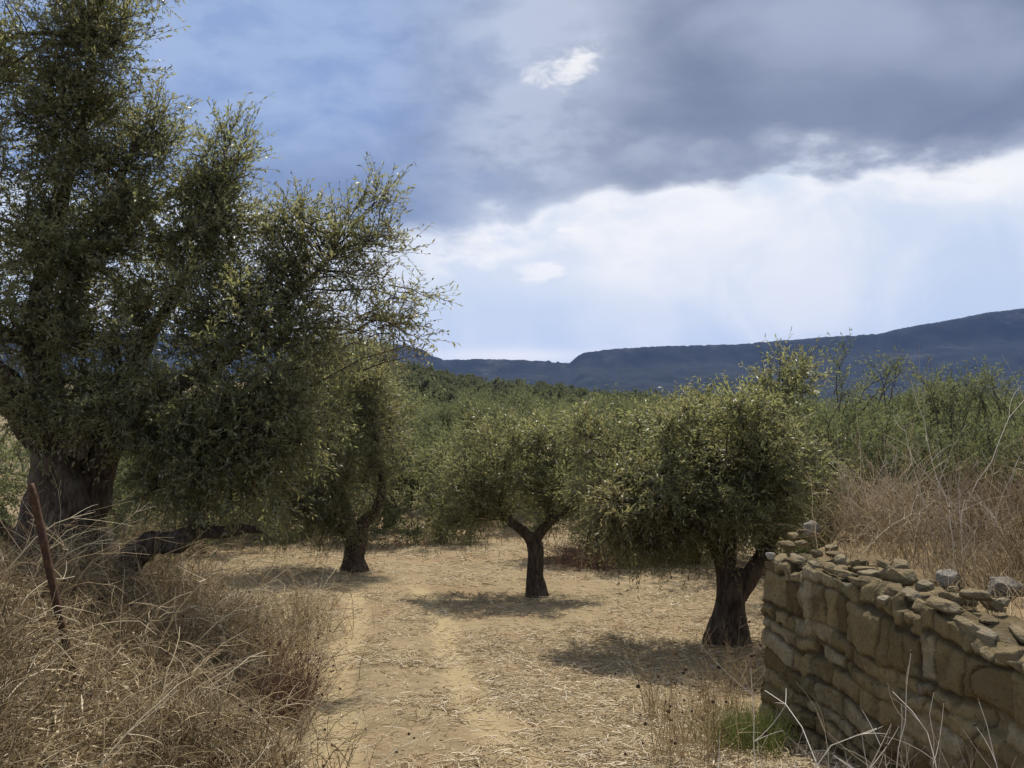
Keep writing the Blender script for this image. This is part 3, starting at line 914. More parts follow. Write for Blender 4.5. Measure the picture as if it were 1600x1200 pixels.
# --- trees of the grove: a few kinds built once, then copied with their parts
def grove_kind(seed, h, spread, leafy, leaf, tw, ntw, nlf, low=0.28, leafmat='grove_leaf', name='olive_tree', scraggy=False, shoots=4, dome=False):
    r = np.random.default_rng(seed)
    th = h * 0.24
    lean = r.normal(size=2) * 0.1
    top = np.array((lean[0], lean[1], th))
    trunk = [(np.array((0, 0, -0.2)), .24), (np.array((0, 0, 0.05)), .19), (top * (.5, .5, .5), .16), (top, .15)]
    limbs, blobs = [], []
    k = 4
    for i in range(k):
        a = 2 * math.pi * (i + r.random() * .6) / k
        e = np.array((math.cos(a) * spread * .5, math.sin(a) * spread * .5, h * (0.55 + .2 * r.random()) * (.72 if scraggy else .9)))
        limbs.append([(top - (0, 0, .08), .11), (top * .6 + e * .4 + r.normal(size=3) * .08, .08), (e * .85 + r.normal(size=3) * .1, .05), (e, .025)])
    nb = 12 if not scraggy else 14
    for i in range(nb):
        a = 2 * math.pi * r.random()
        rr = spread * (.2 + .55 * r.random() ** .6)
        z = h * (low + .1 + (0.82 - low) * r.random())
        z = min(z, h * (.93 - .30 * (rr / spread) ** 2))
        blobs.append((np.array((math.cos(a) * rr, math.sin(a) * rr, z)), np.array((.42, .42, .34)) * spread * (.75 + .4 * r.random()), int(leafy * (.7 + .6 * r.random())), 1.0, .15 + .35 * (z < h * .5), .06 * r.random()))
    blobs.append((np.array((0, 0, h * .6)), np.array((.6 * spread, .6 * spread, h * .2)), int(leafy * 1.6), 1.0, .1, 0))
    if dome:
        blobs.append((np.array((0, 0, h * .42)), np.array((spread * .95, spread * .95, h * .46)), int(leafy * 9), 1.0, .2, 0))
    for i in range(shoots):                                            # upright shoots break the outline
        a = 2 * math.pi * r.random()
        blobs.append((np.array((math.cos(a) * spread * .4, math.sin(a) * spread * .4, h * (.93 + .1 * r.random()))), np.array((.1, .1, .16)) * spread, max(2, int(leafy * .22)), .9, -.1, .05))
    return build_olive(name, (0, 0, 0), trunk, limbs, blobs, 'x', seed=seed, leaf=leaf, tw_len=tw, ntw=ntw, nlf=nlf, leafmat=leafmat, sides=12, gnarl=.2, flare=.4)


def copy_thing(o, with_parts=True):
    c = o.copy()
    COL.objects.link(c)
    for ch in list(o.children):
        d = ch.copy()
        COL.objects.link(d)
        d.parent = c
        for sub in list(ch.children):
            e = sub.copy()
            COL.objects.link(e)
            e.parent = d
    return c


NEAR = [grove_kind(101, 4.1, 2.4, 17, (.085, .028), .4, 11, 9, .16), grove_kind(102, 3.9, 2.6, 17, (.085, .028), .4, 11, 9, .06), grove_kind(103, 4.4, 2.3, 17, (.085, .028), .42, 11, 9, .2)]
LOW = [grove_kind(105, 3.7, 2.7, 18, (.09, .03), .42, 11, 9, -.04), grove_kind(106, 4.0, 2.6, 18, (.09, .03), .42, 11, 9, .0)]
TALL = [grove_kind(111, 4.0, 2.3, 13, (.075, .021), .38, 12, 10, .1, 'grove_leaf', 'olive_tree', False, 5, True), grove_kind(112, 4.1, 2.4, 13, (.075, .021), .38, 12, 10, .05, 'grove_leaf', 'olive_tree', False, 6, True)]
FAR = [grove_kind(121, 4.1, 2.7, 6, (.17, .068), .42, 8, 7, .1, shoots=2), grove_kind(122, 3.9, 2.8, 6, (.17, .068), .42, 8, 7, .05, shoots=1)]
SCRUB = [grove_kind(131, 3.9, 3.3, 8, (.20, .12), .34, 9, 7, .05, 'scrub_leaf', 'evergreen_tree', shoots=0, dome=True), grove_kind(132, 3.5, 3.5, 8, (.20, .12), .34, 9, 7, .05, 'scrub_leaf', 'evergreen_tree', shoots=0, dome=True)]
_used = set()


def put_tree(kinds, loc, scale, label, group, cat='tree', rz=None):
    p = kinds[int(rng.integers(len(kinds)))]
    o = p if p.name not in _used else copy_thing(p)
    _used.add(p.name)
    o.location = Vector([float(c) for c in loc])
    o.rotation_euler = (0, 0, float(rng.random() * 6.28) if rz is None else rz)
    s = scale * (0.94 + 0.12 * rng.random())
    o.scale = (s, s, s * (0.95 + .1 * rng.random()))
    tag(o, label, cat, group)
    return o


GN = 'olive trees in rows behind the field'
for (px, Y, sc, kinds, lab) in [
        (690, 29, .95, LOW, 'low dense olive tree with skirt of leaves behind the field, right of the track end'),
        (925, 24.5, .92, LOW, 'dark low olive tree just behind the forked slim tree'),
        (985, 27, .88, LOW, 'rounded olive tree behind the brown hanging boughs of the wall-side tree'),
        (1085, 23, .80, LOW, 'olive tree directly behind the thick leaning trunk'),
        (1195, 21, .80, NEAR, 'olive tree behind the far corner of the stone wall'),
        (1320, 17.0, .90, TALL, 'bushy olive tree with upright shoots behind the grey boulder'),
        (1450, 16.5, .88, TALL, 'bushy olive tree rising behind the bleached thistle stalks'),
        (1530, 20.5, .95, TALL, 'olive tree with tufted top between two bushy ones behind the mound'),
        (1625, 15.5, .84, TALL, 'bushy olive tree cut by the right edge behind the dry mound'),
        (1385, 22, .95, LOW, 'full low olive tree between the two bushy ones behind the mound'),
        (1580, 24, 1.0, LOW, 'full low olive tree near the right edge behind the bushy ones'),
        (1265, 25, .95, LOW, 'full low olive tree behind the wall side tree, right of its crown'),
        (610, 33, 1.05, LOW, 'olive tree half hidden behind the short thick trunk at the track'),
        (790, 34, .95, LOW, 'olive tree at the far field edge seen over the slim forked tree'),
        (870, 38, 1.0, LOW, 'second olive tree along the far field edge, behind the slim fork'),
        (740, 40, 1.0, LOW, 'olive tree at the far field edge between the track end and the slim tree'),
        (480, 30, 1.0, LOW, 'olive tree in shade behind the drooping boughs of the track tree'),
        (400, 31, 1.0, LOW, 'low shaded olive tree under the right boughs of the old giant'),
        (20, 21, .95, LOW, 'olive tree far left behind the split gnarled trunk'),
        (310, 26, .95, LOW, 'olive tree behind the old giant, seen under its boughs'),
        (190, 27, .95, LOW, 'olive tree showing through the gap in the split trunk')]:
    put_tree(kinds, on_ground(px, Y), sc, lab, GN)

cnt = {'near': 0, 'far': 0, 'scrub': 0}
taken = []
y = 36.0
while y < 262:
    step = 5.6 if y < 60 else (6.6 if y < 110 else 8.2)
    for x in np.arange(-0.34 * y - 2, 0.56 * y + 3, step):
        X, Yp = x + rng.normal() * 0.9, y + rng.normal() * 0.9
        a = X / Yp
        pxx = 800 + a * F
        if pxx < 560 and rng.random() < (0.35 if y < 60 else 0.9) or pxx < 100 and y > 45:
            continue
        if 668 < pxx < 702 and 60 < Yp < 112 or 762 < pxx < 788 and 80 < Yp < 118:      # clearings with bare red soil
            continue
        if Yp > 110 and a > 0.12 and rng.random() < 0.62:
            continue
        if Yp > 150 and a > 0.2 and rng.random() < .6:
            continue
        loc = (X, Yp, float(G(X, Yp)))
        if Yp < 62:
            put_tree(NEAR + LOW, loc, .95 + .15 * rng.random(), 'grey green olive tree within the crowded rows of the grove', 'olive trees crowded in the grove')
            cnt['near'] += 1
        elif Yp > 105 + 35 * rng.random() + max(a, 0) * 300 and a < 0.14:
            put_tree(SCRUB, loc, 1.0 + .4 * rng.random(), 'dark round evergreen tree on the low wooded hill', 'evergreen trees on the low hill')
            cnt['scrub'] += 1
        else:
            put_tree(FAR, loc, .9 + .25 * rng.random(), 'small distant olive tree on the rising ground of the grove', 'olive trees far off in the grove')
            cnt['far'] += 1
    y += step
print('TREES', cnt)

# ------------------------------------------------------------------ stones and the ruined wall
_ico = {}


def ico(sub):
    if sub not in _ico:
        bm = bmesh.new()
        bmesh.ops.create_icosphere(bm, subdivisions=sub, radius=1)
        v = np.array([q.co[:] for q in bm.verts])
        f = np.array([[q.index for q in p.verts] for p in bm.faces])
        bm.free()
        _ico[sub] = (v, f)
    return _ico[sub]


def stone(name, loc, size, seed, mat, parent=None, tint=0.5, rz=0.0, cuts=9, sub=4, tilt=0.0):
    r = np.random.default_rng(seed)
    v, f = ico(sub)
    v = v * (1 + 0.16 * fbm(v[:, 0] * 1.3 + seed * 1.7, v[:, 1] * 1.3, v[:, 2] * 1.3, 3, seed)[:, None])
    n = unit(r.normal(size=(cuts, 3)))
    n = np.vstack([n, unit(np.array([[0, 0, 1], [0, 0, -1], [1, 0, .1], [-1, .1, 0], [0, 1, 0], [.1, -1, 0]]) + .22 * r.normal(size=(6, 3)))])
    dist = np.concatenate([0.62 + 0.28 * r.random(cuts), 0.62 + .16 * r.random(6)])
    for nn, d in zip(unit(n), dist):
        over = np.maximum(v @ nn - d, 0)
        v = v - over[:, None] * nn * 0.985
    v = v * (1 + 0.045 * fbm(v[:, 0] * 5 + seed, v[:, 1] * 5, v[:, 2] * 5, 3, seed, .65)[:, None])
    v = v * np.asarray(size) / 1.4
    ct, st = math.cos(tilt), math.sin(tilt)
    v = v @ np.array([[1, 0, 0], [0, ct, st], [0, -st, ct]])
    c, s = math.cos(rz), math.sin(rz)
    v = v @ np.array([[c, s, 0], [-s, c, 0], [0, 0, 1]])
    me = mesh_from(name, v, f, True)
    me.attributes.new('tint', 'FLOAT', 'POINT').data.foreach_set('value', np.full(len(v), tint, np.float32))
    me.materials.append(MATS[mat])
    o = bpy.data.objects.new(name, me)
    COL.objects.link(o)
    if parent is not None:
        o.parent = parent
    o.location = Vector([float(q) for q in loc])
    return o


def build_wall():
    ax, ay = WA[0], WA[1]
    foot = np.array((ax, ay, float(G(ax - .3, ay)) - .35))
    root = empty('stone_wall', foot)
    tag(root, 'ruined rubble stone wall with ragged top beside the track', 'wall')
    H = W_TOP - foot[2]
    ds = 0.01
    S = np.arange(-0.02, W_LEN, ds)
    hs = np.arange(0, H + 1e-6, ds)
    Sg, Hg = np.meshgrid(S, hs)                   # rows: height
    # irregular courses of roughly squared rubble
    ws = Sg + 0.05 * fbm(Sg * 2.6, Hg * 2.6, None, 4, 90)
    wh = Hg + 0.04 * fbm(Sg * 1.6, Hg * 2.0, None, 4, 91)
    r = np.random.default_rng(5)
    ce = np.cumsum(np.concatenate([[0], r.uniform(.09, .25, 30)]))
    ci = np.clip(np.searchsorted(ce, wh) - 1, 0, 28)
    dv = np.minimum(wh - ce[ci], ce[ci + 1] - wh)
    tint = np.zeros_like(Sg); dh = np.zeros_like(Sg); prot = np.zeros_like(Sg)
    for c in range(29):
        m = ci == c
        if not m.any():
            continue
        e = np.cumsum(np.concatenate([[-.4 * r.random() - .2], r.uniform(.13, .46, 40)]))
        k = np.clip(np.searchsorted(e, ws[m]) - 1, 0, 38)
        dh[m] = np.minimum(ws[m] - e[k], e[k + 1] - ws[m])
        tint[m] = r.random(40)[k]
        prot[m] = r.normal(size=40)[k]
    edge = np.minimum(dv, dh) + 0.014 * fbm(Sg * 8, Hg * 8, None, 3, 93)
    smear = smooth((fbm(Sg * 1.1, Hg * 1.1, None, 3, 94) + .45) / .5)          # mortar fills many joints
    joint = (1 - smooth((edge - .002) / .02)) * (0.4 + .6 * smear)
    crack = np.exp(-(fbm(Sg * 1.3 + 7, Hg * .8, None, 4, 100) / .022) ** 2) * smooth(fbm(Sg * .9, Hg * .9, None, 2, 101) * 2)
    joint = np.maximum(joint, crack * .9)
    off = 0.007 * smooth(edge / .04) - .024 * joint + 0.008 * prot + 0.020 * fbm(Sg * 2.2, Hg * 2.2, None, 3, 95) + 0.013 * np.abs(fbm(Sg * 7, Hg * 6, None, 4, 102)) + .009 * np.abs(fbm(Sg * 16, Hg * 16, None, 3, 96)) + .004 * vnoise(Sg * 48, Hg * 48, None, 103)
    # a few stones have fallen out of the face
    for (s0, h0, rs, rh, dp) in ((1.05, H - .52, .09, .05, .09), (2.1, H - .95, .12, .09, .08), (3.0, H - .35, .15, .07, .08), (.75, H - .30, .05, .09, .05), (3.6, .6, .15, .1, .08)):
        off -= dp * np.exp(-(((Sg - s0) / rs) ** 4 + ((Hg - h0) / rh) ** 4))
    fade_end = smooth((Sg + .02) / .08)
    off = off * fade_end - .06 * (1 - fade_end)
    batter = 0.05 * (1 - Hg / H)
    top_wob = 0.05 * fbm(S * 2.4, S * 0, None, 3, 97) + 0.035 * np.sign(vnoise(S * 3.1, S * 0, None, 98))
    Z = foot[2] + Hg + (Hg / H) ** 6 * top_wob[None]
    o2 = off + batter
    front = np.stack([ax + WDIR[0] * Sg + WNRM[0] * o2, ay + WDIR[1] * Sg + WNRM[1] * o2, Z], -1)
    ths = np.linspace(0, W_THICK, 14)[1:]
    Tg, S2 = np.meshgrid(ths, S, indexing='ij')
    zt = foot[2] + H + top_wob[None] * (1 - Tg / W_THICK * .4) + 0.05 * fbm(S2 * 3.5, Tg * 3.5, None, 4, 99) - .0
    topf = np.stack([ax + WDIR[0] * S2 - WNRM[0] * Tg, ay + WDIR[1] * S2 - WNRM[1] * Tg, zt], -1)
    bh = np.linspace(1, 0, 10)[1:]
    Bh, S3 = np.meshgrid(bh, S, indexing='ij')
    back = np.stack([ax + WDIR[0] * S3 - WNRM[0] * (W_THICK + .02 * fbm(S3 * 4, Bh * 4, None, 2, 89)), ay + WDIR[1] * S3 - WNRM[1] * W_THICK, foot[2] + Bh * (zt[-1] - foot[2])[None]], -1)
    V = np.concatenate([front, topf, back], 0)
    n, m = V.shape[:2]
    idx = np.arange(n * m).reshape(n, m)
    f = np.stack([idx[:-1, :-1], idx[:-1, 1:], idx[1:, 1:], idx[1:, :-1]], -1).reshape(-1, 4)
    # close the two ends: bridge the front column with the back column
    nf, nb = len(hs), len(bh)
    ends = []
    for col in (0, m - 1):
        loop = idx[:, col]
        a, b = list(loop[:nf + 7]), list(loop[nf + 7:][::-1])
        for i in range(len(a) - 1):
            j0 = min(int(i / (len(a) - 1) * (len(b) - 1)), len(b) - 1)
            j1 = min(int((i + 1) / (len(a) - 1) * (len(b) - 1)), len(b) - 1)
            ends.append([a[i], a[i + 1], b[j1], b[j0]])
    good = [e for e in ends if len(set(e)) == 4]
    g = Geo()
    T = np.concatenate([tint, .3 + .4 * vnoise(S2 * 4, Tg * 4, None, 3), np.full(Bh.shape, .4)], 0)
    J = np.concatenate([joint, np.clip(.5 + .5 * fbm(S2 * 5, Tg * 5, None, 2, 4), 0, 1), np.full(Bh.shape, .5)], 0)
    g.add(V, np.vstack([f, good]), np.clip(T, 0, 1).ravel())
    g.build('masonry', MATS['masonry'], root, True, foot, extra={'joint': J})
    # ragged top course: each stone a part
    s = 0.02
    k = 0
    wa = math.atan2(WDIR[1], WDIR[0])
    while s < W_LEN - 1.2 and k < 98:
        for row in range(4):
            L = r.uniform(.12, .34) * (1.15 if row == 0 else .9) * (1.45 if r.random() < .2 else 1)
            w = r.uniform(.08, .2)
            hh = r.uniform(.03, .07) * (1.5 if r.random() < .2 else 1)
            inn = (.05, .17, .30, .43)[row] + r.normal() * .03
            if row and r.random() < .2:
                continue
            ss = s + r.uniform(-.05, .12)
            p = np.array((ax + WDIR[0] * ss - WNRM[0] * inn, ay + WDIR[1] * ss - WNRM[1] * inn, W_TOP + hh * .25 + (.05 * r.random() if row else 0) + np.interp(ss, S, top_wob)))
            stone('coping_stone', p - foot, (L * .6, w * .6, hh), 300 + k, 'rubble_stone', root, float(r.uniform(.05, .72)), wa + r.normal() * (.2 if row == 0 else .7), tilt=float(r.normal() * .22))
            k += 1
        s += r.uniform(.15, .24)
    return root


build_wall()


def wall_pt(s, inn, up=0.0):
    return np.array((WA[0] + WDIR[0] * s - WNRM[0] * inn, WA[1] + WDIR[1] * s - WNRM[1] * inn, W_TOP + up))


def rest(px, py, size, name, label, mat, tint, seed, rz=0.0, group='loose stones on the ruined wall', cat='stone'):
    """lay a loose stone where the sight line meets the wall top"""
    u = P(px, py + size[2] * F / 9 * .55, 1.0)
    ys = np.linspace(2.5, 14, 4000)
    inn, al = wall_in(u[0] * ys, ys)
    top = np.where((inn > 0) & (inn < W_THICK) & (al > 0), W_TOP + .04, G(u[0] * ys, ys))
    under = u[2] * ys <= top
    k = int(np.argmax(under)) if under.any() else int(np.argmax(u[2] * ys <= W_TOP))
    p = u * ys[k] + np.array((0, 0, size[2] * .42))
    o = stone(name, (p[0], p[1], p[2]), size, seed, mat, None, tint, rz)
    tag(o, label, cat, group)
    return o


rest(1268, 824, (.15, .13, .125), 'boulder', 'grey blocky boulder perched at the far end of the wall top', 'grey_stone', .35, 501, .4, cat='boulder')
rest(1204, 868, (.06, .05, .05), 'stone', 'small pale stone on the far corner of the wall', 'grey_stone', .95, 502)
rest(1480, 905, (.17, .14, .12), 'boulder', 'pale grey boulder half sunk in straw on the wall top', 'grey_stone', .6, 503, .8, cat='boulder')
rest(1570, 918, (.23, .15, .13), 'boulder', 'large grey boulder at the right edge among dry stalks', 'grey_stone', .3, 504, .2, cat='boulder')
rest(1318, 842, (.10, .08, .075), 'stone', 'square brown stone right of the perched grey boulder', 'rubble_stone', .2, 505)
rest(1340, 836, (.09, .07, .06), 'stone', 'rounded grey brown stone among weeds behind the perched boulder', 'rubble_stone', .75, 506)
rest(1355, 912, (.17, .11, .05), 'stone', 'flat brown slab on the outer rim of the wall', 'rubble_stone', .25, 507, .2)
rest(1385, 938, (.13, .09, .05), 'stone', 'pale tilted slab jutting from the wall rim', 'rubble_stone', .95, 508, 1.0)
rest(1420, 930, (.12, .09, .05), 'stone', 'whitish flat stone below the half sunk boulder', 'grey_stone', .9, 509, .5)
rest(1345, 880, (.12, .08, .055), 'stone', 'dark wedge shaped stone midway along the wall top', 'rubble_stone', .1, 510, .9)
rest(1252, 848, (.11, .08, .04), 'stone', 'flat mossy stone below the perched grey boulder', 'rubble_stone', .45, 511, .1)
rest(1430, 822, (.10, .08, .06), 'stone', 'light stone showing between stalks on the mound', 'rubble_stone', .9, 512, .1)
rest(1545, 970, (.16, .07, .04), 'stone', 'long thin brown slab near the right end of the wall', 'rubble_stone', .15, 513, 1.3)
rest(1228, 850, (.12, .10, .06), 'stone', 'brown slab next to the small pale corner stone', 'rubble_stone', .3, 515, .7)
rest(1240, 836, (.10, .09, .05), 'stone', 'low brown stone just left of the perched grey boulder', 'rubble_stone', .5, 516, .2)
rest(1300, 856, (.13, .10, .06), 'stone', 'tan wedge stone below and right of the perched grey boulder', 'rubble_stone', .6, 517, 1.2)
rest(1590, 790, (.16, .12, .08), 'stone', 'pale stone far back on the mound at right', 'grey_stone', .8, 514, .2)

def build_pebbles():
    v0, f0 = ico(1)
    n = 520
    u = rng.random(n)
    y = np.exp(np.log(4.6) + u * np.log(22 / 4.6))
    px = 350 + 900 * rng.random(n)
    x = (px - 800) / F * y
    keep = (mound_mask(x, y) < .02) & (wall_in(x, y)[0] < -.05)
    x, y = x[keep], y[keep]
    m = len(x)
    r = .005 + .018 * rng.random(m) ** 4
    sc = r[:, None] * (.7 + .6 * rng.random((m, 3))) * np.array((1, 1, .7))
    V = v0[None] * (1 + .18 * rng.normal(size=(m, len(v0), 1))) * sc[:, None] + np.stack([x, y, G(x, y) + r * .25], -1)[:, None]
    Fc = f0[None] + (np.arange(m) * len(v0))[:, None, None]
    me = mesh_from('pebbles', V.reshape(-1, 3), Fc.reshape(-1, 3), True)
    me.attributes.new('tint', 'FLOAT', 'POINT').data.foreach_set('value', np.repeat(.5 + rng.random(m) * .45, len(v0)).astype(np.float32))
    me.materials.append(MATS['rubble_stone'])
    o = bpy.data.objects.new('pebbles', me)
    COL.objects.link(o)
    tag(o, 'small stones and clods scattered on the track and field', 'pebbles', kind='stuff')


build_pebbles()

_q = np.random.default_rng(88)
for i in range(16):
    s_, n_ = _q.uniform(.1, 4.2), _q.uniform(.5, 1.0)
    w_ = WA + WDIR * s_ - WNRM * n_
    d_ = _q.uniform(.05, .11)
    o_ = stone('stone', (w_[0], w_[1], float(G(w_[0], w_[1])) + d_ * .2), (d_ * 1.2, d_, d_ * .6), 700 + i, 'rubble_stone', None, float(_q.uniform(.05, .75)), float(_q.uniform(0, 3)), tilt=float(_q.normal() * .2))
    tag(o_, 'brown rubble stone lying in the soil between wall rim and dry grass', 'stone', 'rubble stones in the soil behind the wall rim')

# ------------------------------------------------------------------ fence post
def build_post():
    b = ground_at(126, 1086)
    top = P(45, 756, b[1] - .05)
    ax_ = unit(top - b)
    L = float(np.linalg.norm(top - b))
    root = empty('fence_post', b)
    tag(root, 'rusty leaning iron fence post among the dry weeds', 'post')
    sx = unit(np.cross(ax_, np.array((0.2, 1.0, 0))))
    sy = np.cross(sx, ax_)
    w, th = .036, .006
    prof = [(0, 0), (w, 0), (w, th), (th, th), (th, w), (0, w)]
    n = 40
    g = Geo()
    t = np.linspace(-.3 / L, 1, n)
    V = []
    for i, ti in enumerate(t):
        bend = .012 * math.sin(ti * 5)
        c = b + ax_ * L * ti + sx * bend
        sc = 1 if ti < .97 else .8
        V.append([c + sx * (q[0] - w / 2) * sc + sy * (q[1] - w / 2) * sc + sx * .0015 * vnoise(ti * 30, j * 1.0, None, 7) for j, q in enumerate(prof)])
    V = np.array(V)
    idx = np.arange(n * 6).reshape(n, 6)
    f = np.stack([idx[:-1], np.roll(idx[:-1], -1, 1), np.roll(idx[1:], -1, 1), idx[1:]], -1).reshape(-1, 4)
    cap = [[idx[-1, 0], idx[-1, 1], idx[-1, 2], idx[-1, 3]], [idx[-1, 0], idx[-1, 3], idx[-1, 4], idx[-1, 5]]]
    g.add(V, np.vstack([f, cap]))
    g.build('angle_iron', MATS['rust'], root, False, b)
    for ti in (.42, .72, .93):                                  # wire loops left on the post
        a = np.linspace(0, 2 * math.pi * 1.6, 22)
        c = b + ax_ * L * ti
        ring = c + np.cos(a)[:, None] * sx * .042 + np.sin(a)[:, None] * sy * .042 + ax_ * (a / 9 * .02)[:, None]
        gw = Geo()
        tubes(gw, ring[None], .0022, 5)
        gw.build('wire_loop', MATS['rust'], root, True, b)


build_post()

# ------------------------------------------------------------------ dry weeds, straw, grass
def stalks(n_pts, base, az, tilt, length, curl, wig=0.05):
    """polylines that leave base at a tilt from vertical and bend over"""
    m = len(base)
    s = np.linspace(0, 1, n_pts)
    th = tilt[:, None] + curl[:, None] * s[None] ** 1.2
    seg = (length / (n_pts - 1))[:, None]
    dr, dz = np.sin(th) * seg, np.cos(th) * seg
    r = np.concatenate([np.zeros((m, 1)), np.cumsum(dr[:, :-1], 1)], 1)
    z = np.concatenate([np.zeros((m, 1)), np.cumsum(dz[:, :-1], 1)], 1)
    a2 = az[:, None] + rng.normal(size=(m, 1)) * .5 * s[None] + wig * rng.normal(size=(m, n_pts)).cumsum(1) * .4
    p = np.stack([r * np.cos(a2), r * np.sin(a2), z], -1)
    p = p + wig * rng.normal(size=p.shape) * length[:, None, None] * .25 * s[None, :, None]
    return base[:, None] + p


def in_view(x, y, marg=.06):
    a = x / y
    return np.abs(a) < .515 + marg


def sample(n, y0, y1, px0, px1, power=1.0):
    """scatter over ground between two bearings, thinning with distance"""
    u = rng.random(n)
    y = np.exp(np.log(y0) + u * (np.log(y1) - np.log(y0))) if power == 1 else y0 + (y1 - y0) * u
    px = px0 + (px1 - px0) * rng.random(n)
    return (px - 800) / F * y, y


def build_straw():
    g = Geo()
    x, y = sample(150000, 4.4, 40, -150, 1750)
    rm = rut_mask(x, y)
    pile = fbm(x * .8, y * .8, None, 3, 120)
    keep = (rng.random(len(x)) < np.clip(.62 + pile * .9 - rm * .55, .10, 1)) & (mound_mask(x, y) < .05)
    inn, al = wall_in(x, y)
    keep &= ~((inn > -.03) & (inn < W_THICK + .3) & (al > -.1) & (al < W_LEN))
    x, y = x[keep], y[keep]
    m = len(x)
    z = G(x, y) + .004 + .03 * rng.random(m) ** 2
    ln = (.035 + .20 * rng.random(m) ** 2.4) * np.clip(.75 + y * .016, .8, 1.5)
    a = rng.random(m) * 6.283
    d = np.stack([np.cos(a), np.sin(a), .22 * rng.normal(size=m)], -1)
    s = np.array([-.5, 0, .5])[None, :, None]
    c = np.stack([x, y, z], -1)[:, None]
    pts = c + d[:, None] * ln[:, None, None] * s
    pts[:, 1, 2] += ln * .12 * rng.random(m)
    pts[:, 1, :2] += rng.normal(size=(m, 2)) * ln[:, None] * .08
    pts[:, :, 2] = np.maximum(pts[:, :, 2], G(pts[:, :, 0], pts[:, :, 1]) + .002)
    w = (.0022 + .0028 * rng.random(m)) * np.clip(.7 + y * .035, .8, 1.6)
    tubes(g, pts, w[:, None], 3, np.clip(rng.normal(.55, .26, m), 0, 1))
    tag(g.build('straw', MATS['straw']), 'cut dry straw strewn over the field and track', 'straw', kind='stuff')


build_straw()


def bank_mask(x, y):
    xl = path_x(y) - 1.15
    return (x < xl + .25 * vnoise(x * 2, y * 2, None, 130)) & (y < 13.5 + .8 * vnoise(x * 2, y, None, 131))


def build_bank_grass():
    g = Geo()
    x, y = sample(34000, 3.2, 13.5, -220, 640)
    keep = bank_mask(x, y) & (rng.random(len(x)) < np.clip(.75 + .7 * fbm(x * .9, y * .9, None, 3, 133), .15, 1))
    x, y = x[keep], y[keep]
    m = len(x)
    hp = smooth((path_x(y) - 1.0 - x) / 1.4)
    pb = ground_at(126, 1086)
    hp = hp * np.where((np.abs(x / y - pb[0] / pb[1]) < .075) & (y < pb[1] + .5) & (y > pb[1] - 2.6), .08, 1.0)   # trodden round the post
    base = np.stack([x, y, G(x, y) - .01], -1)
    ln = (.16 + .36 * rng.random(m)) * (.45 + .65 * hp)
    P_ = stalks(5, base, rng.random(m) * 6.283, np.abs(rng.normal(0, .5, m)), ln, rng.random(m) * 1.9, .12)
    tint = np.clip(.42 + .3 * fbm(x * .7, y * .7, None, 3, 134) + rng.normal(size=m) * .2, 0, 1)
    tubes(g, P_, (.0022 + .0014 * rng.random(m))[:, None] * np.array([1, .95, .85, .65, .35])[None], 3, tint)
    tag(g.build('dry_grass', MATS['dry_stalk']), 'tangled dry grass covering the left bank', 'grass', kind='stuff')


build_bank_grass()


def build_bank_blades():
    """flat dry blades and snapped straws between the stems"""
    g = Geo()
    x, y = sample(22000, 3.4, 13, -220, 620)
    keep = bank_mask(x, y)
    x, y = x[keep], y[keep]
    m = len(x)
    hp = smooth((path_x(y) - 1.0 - x) / 1.4)
    C = np.stack([x, y, G(x, y) + .02 + .22 * rng.random(m) ** 1.5 * hp], -1)
    D = unit(rng.normal(size=(m, 3)) * np.array((1, 1, .45)))
    leaves(g, C, D, rand_dirs(m), .08 + .22 * rng.random(m) ** 2, .005 + .007 * rng.random(m), np.clip(rng.normal(.68, .25, m), 0, 1))
    tag(g.build('dry_blades', MATS['dry_stalk']), 'flat dry grass blades and snapped straws on the left bank', 'grass', kind='stuff')


build_bank_blades()


def build_leaf_litter():
    """curled dead leaves and broken bits lying in the weeds"""
    g = Geo()
    x, y = sample(26000, 3.4, 14, -220, 620)
    keep = bank_mask(x, y)
    x, y = x[keep], y[keep]
    m = len(x)
    C = np.stack([x, y, G(x, y) + .30 * rng.random(m) ** 2 * smooth((path_x(y) - 1.0 - x) / 1.4)], -1)
    leaves(g, C, rand_dirs(m), rand_dirs(m), .02 + .035 * rng.random(m), .012 + .014 * rng.random(m), np.clip(rng.normal(.5, .3, m), 0, 1))
    tag(g.build('leaf_litter', MATS['dry_stalk']), 'dead curled leaves caught in the weeds of the left bank', 'leaf litter', kind='stuff')


build_leaf_litter()


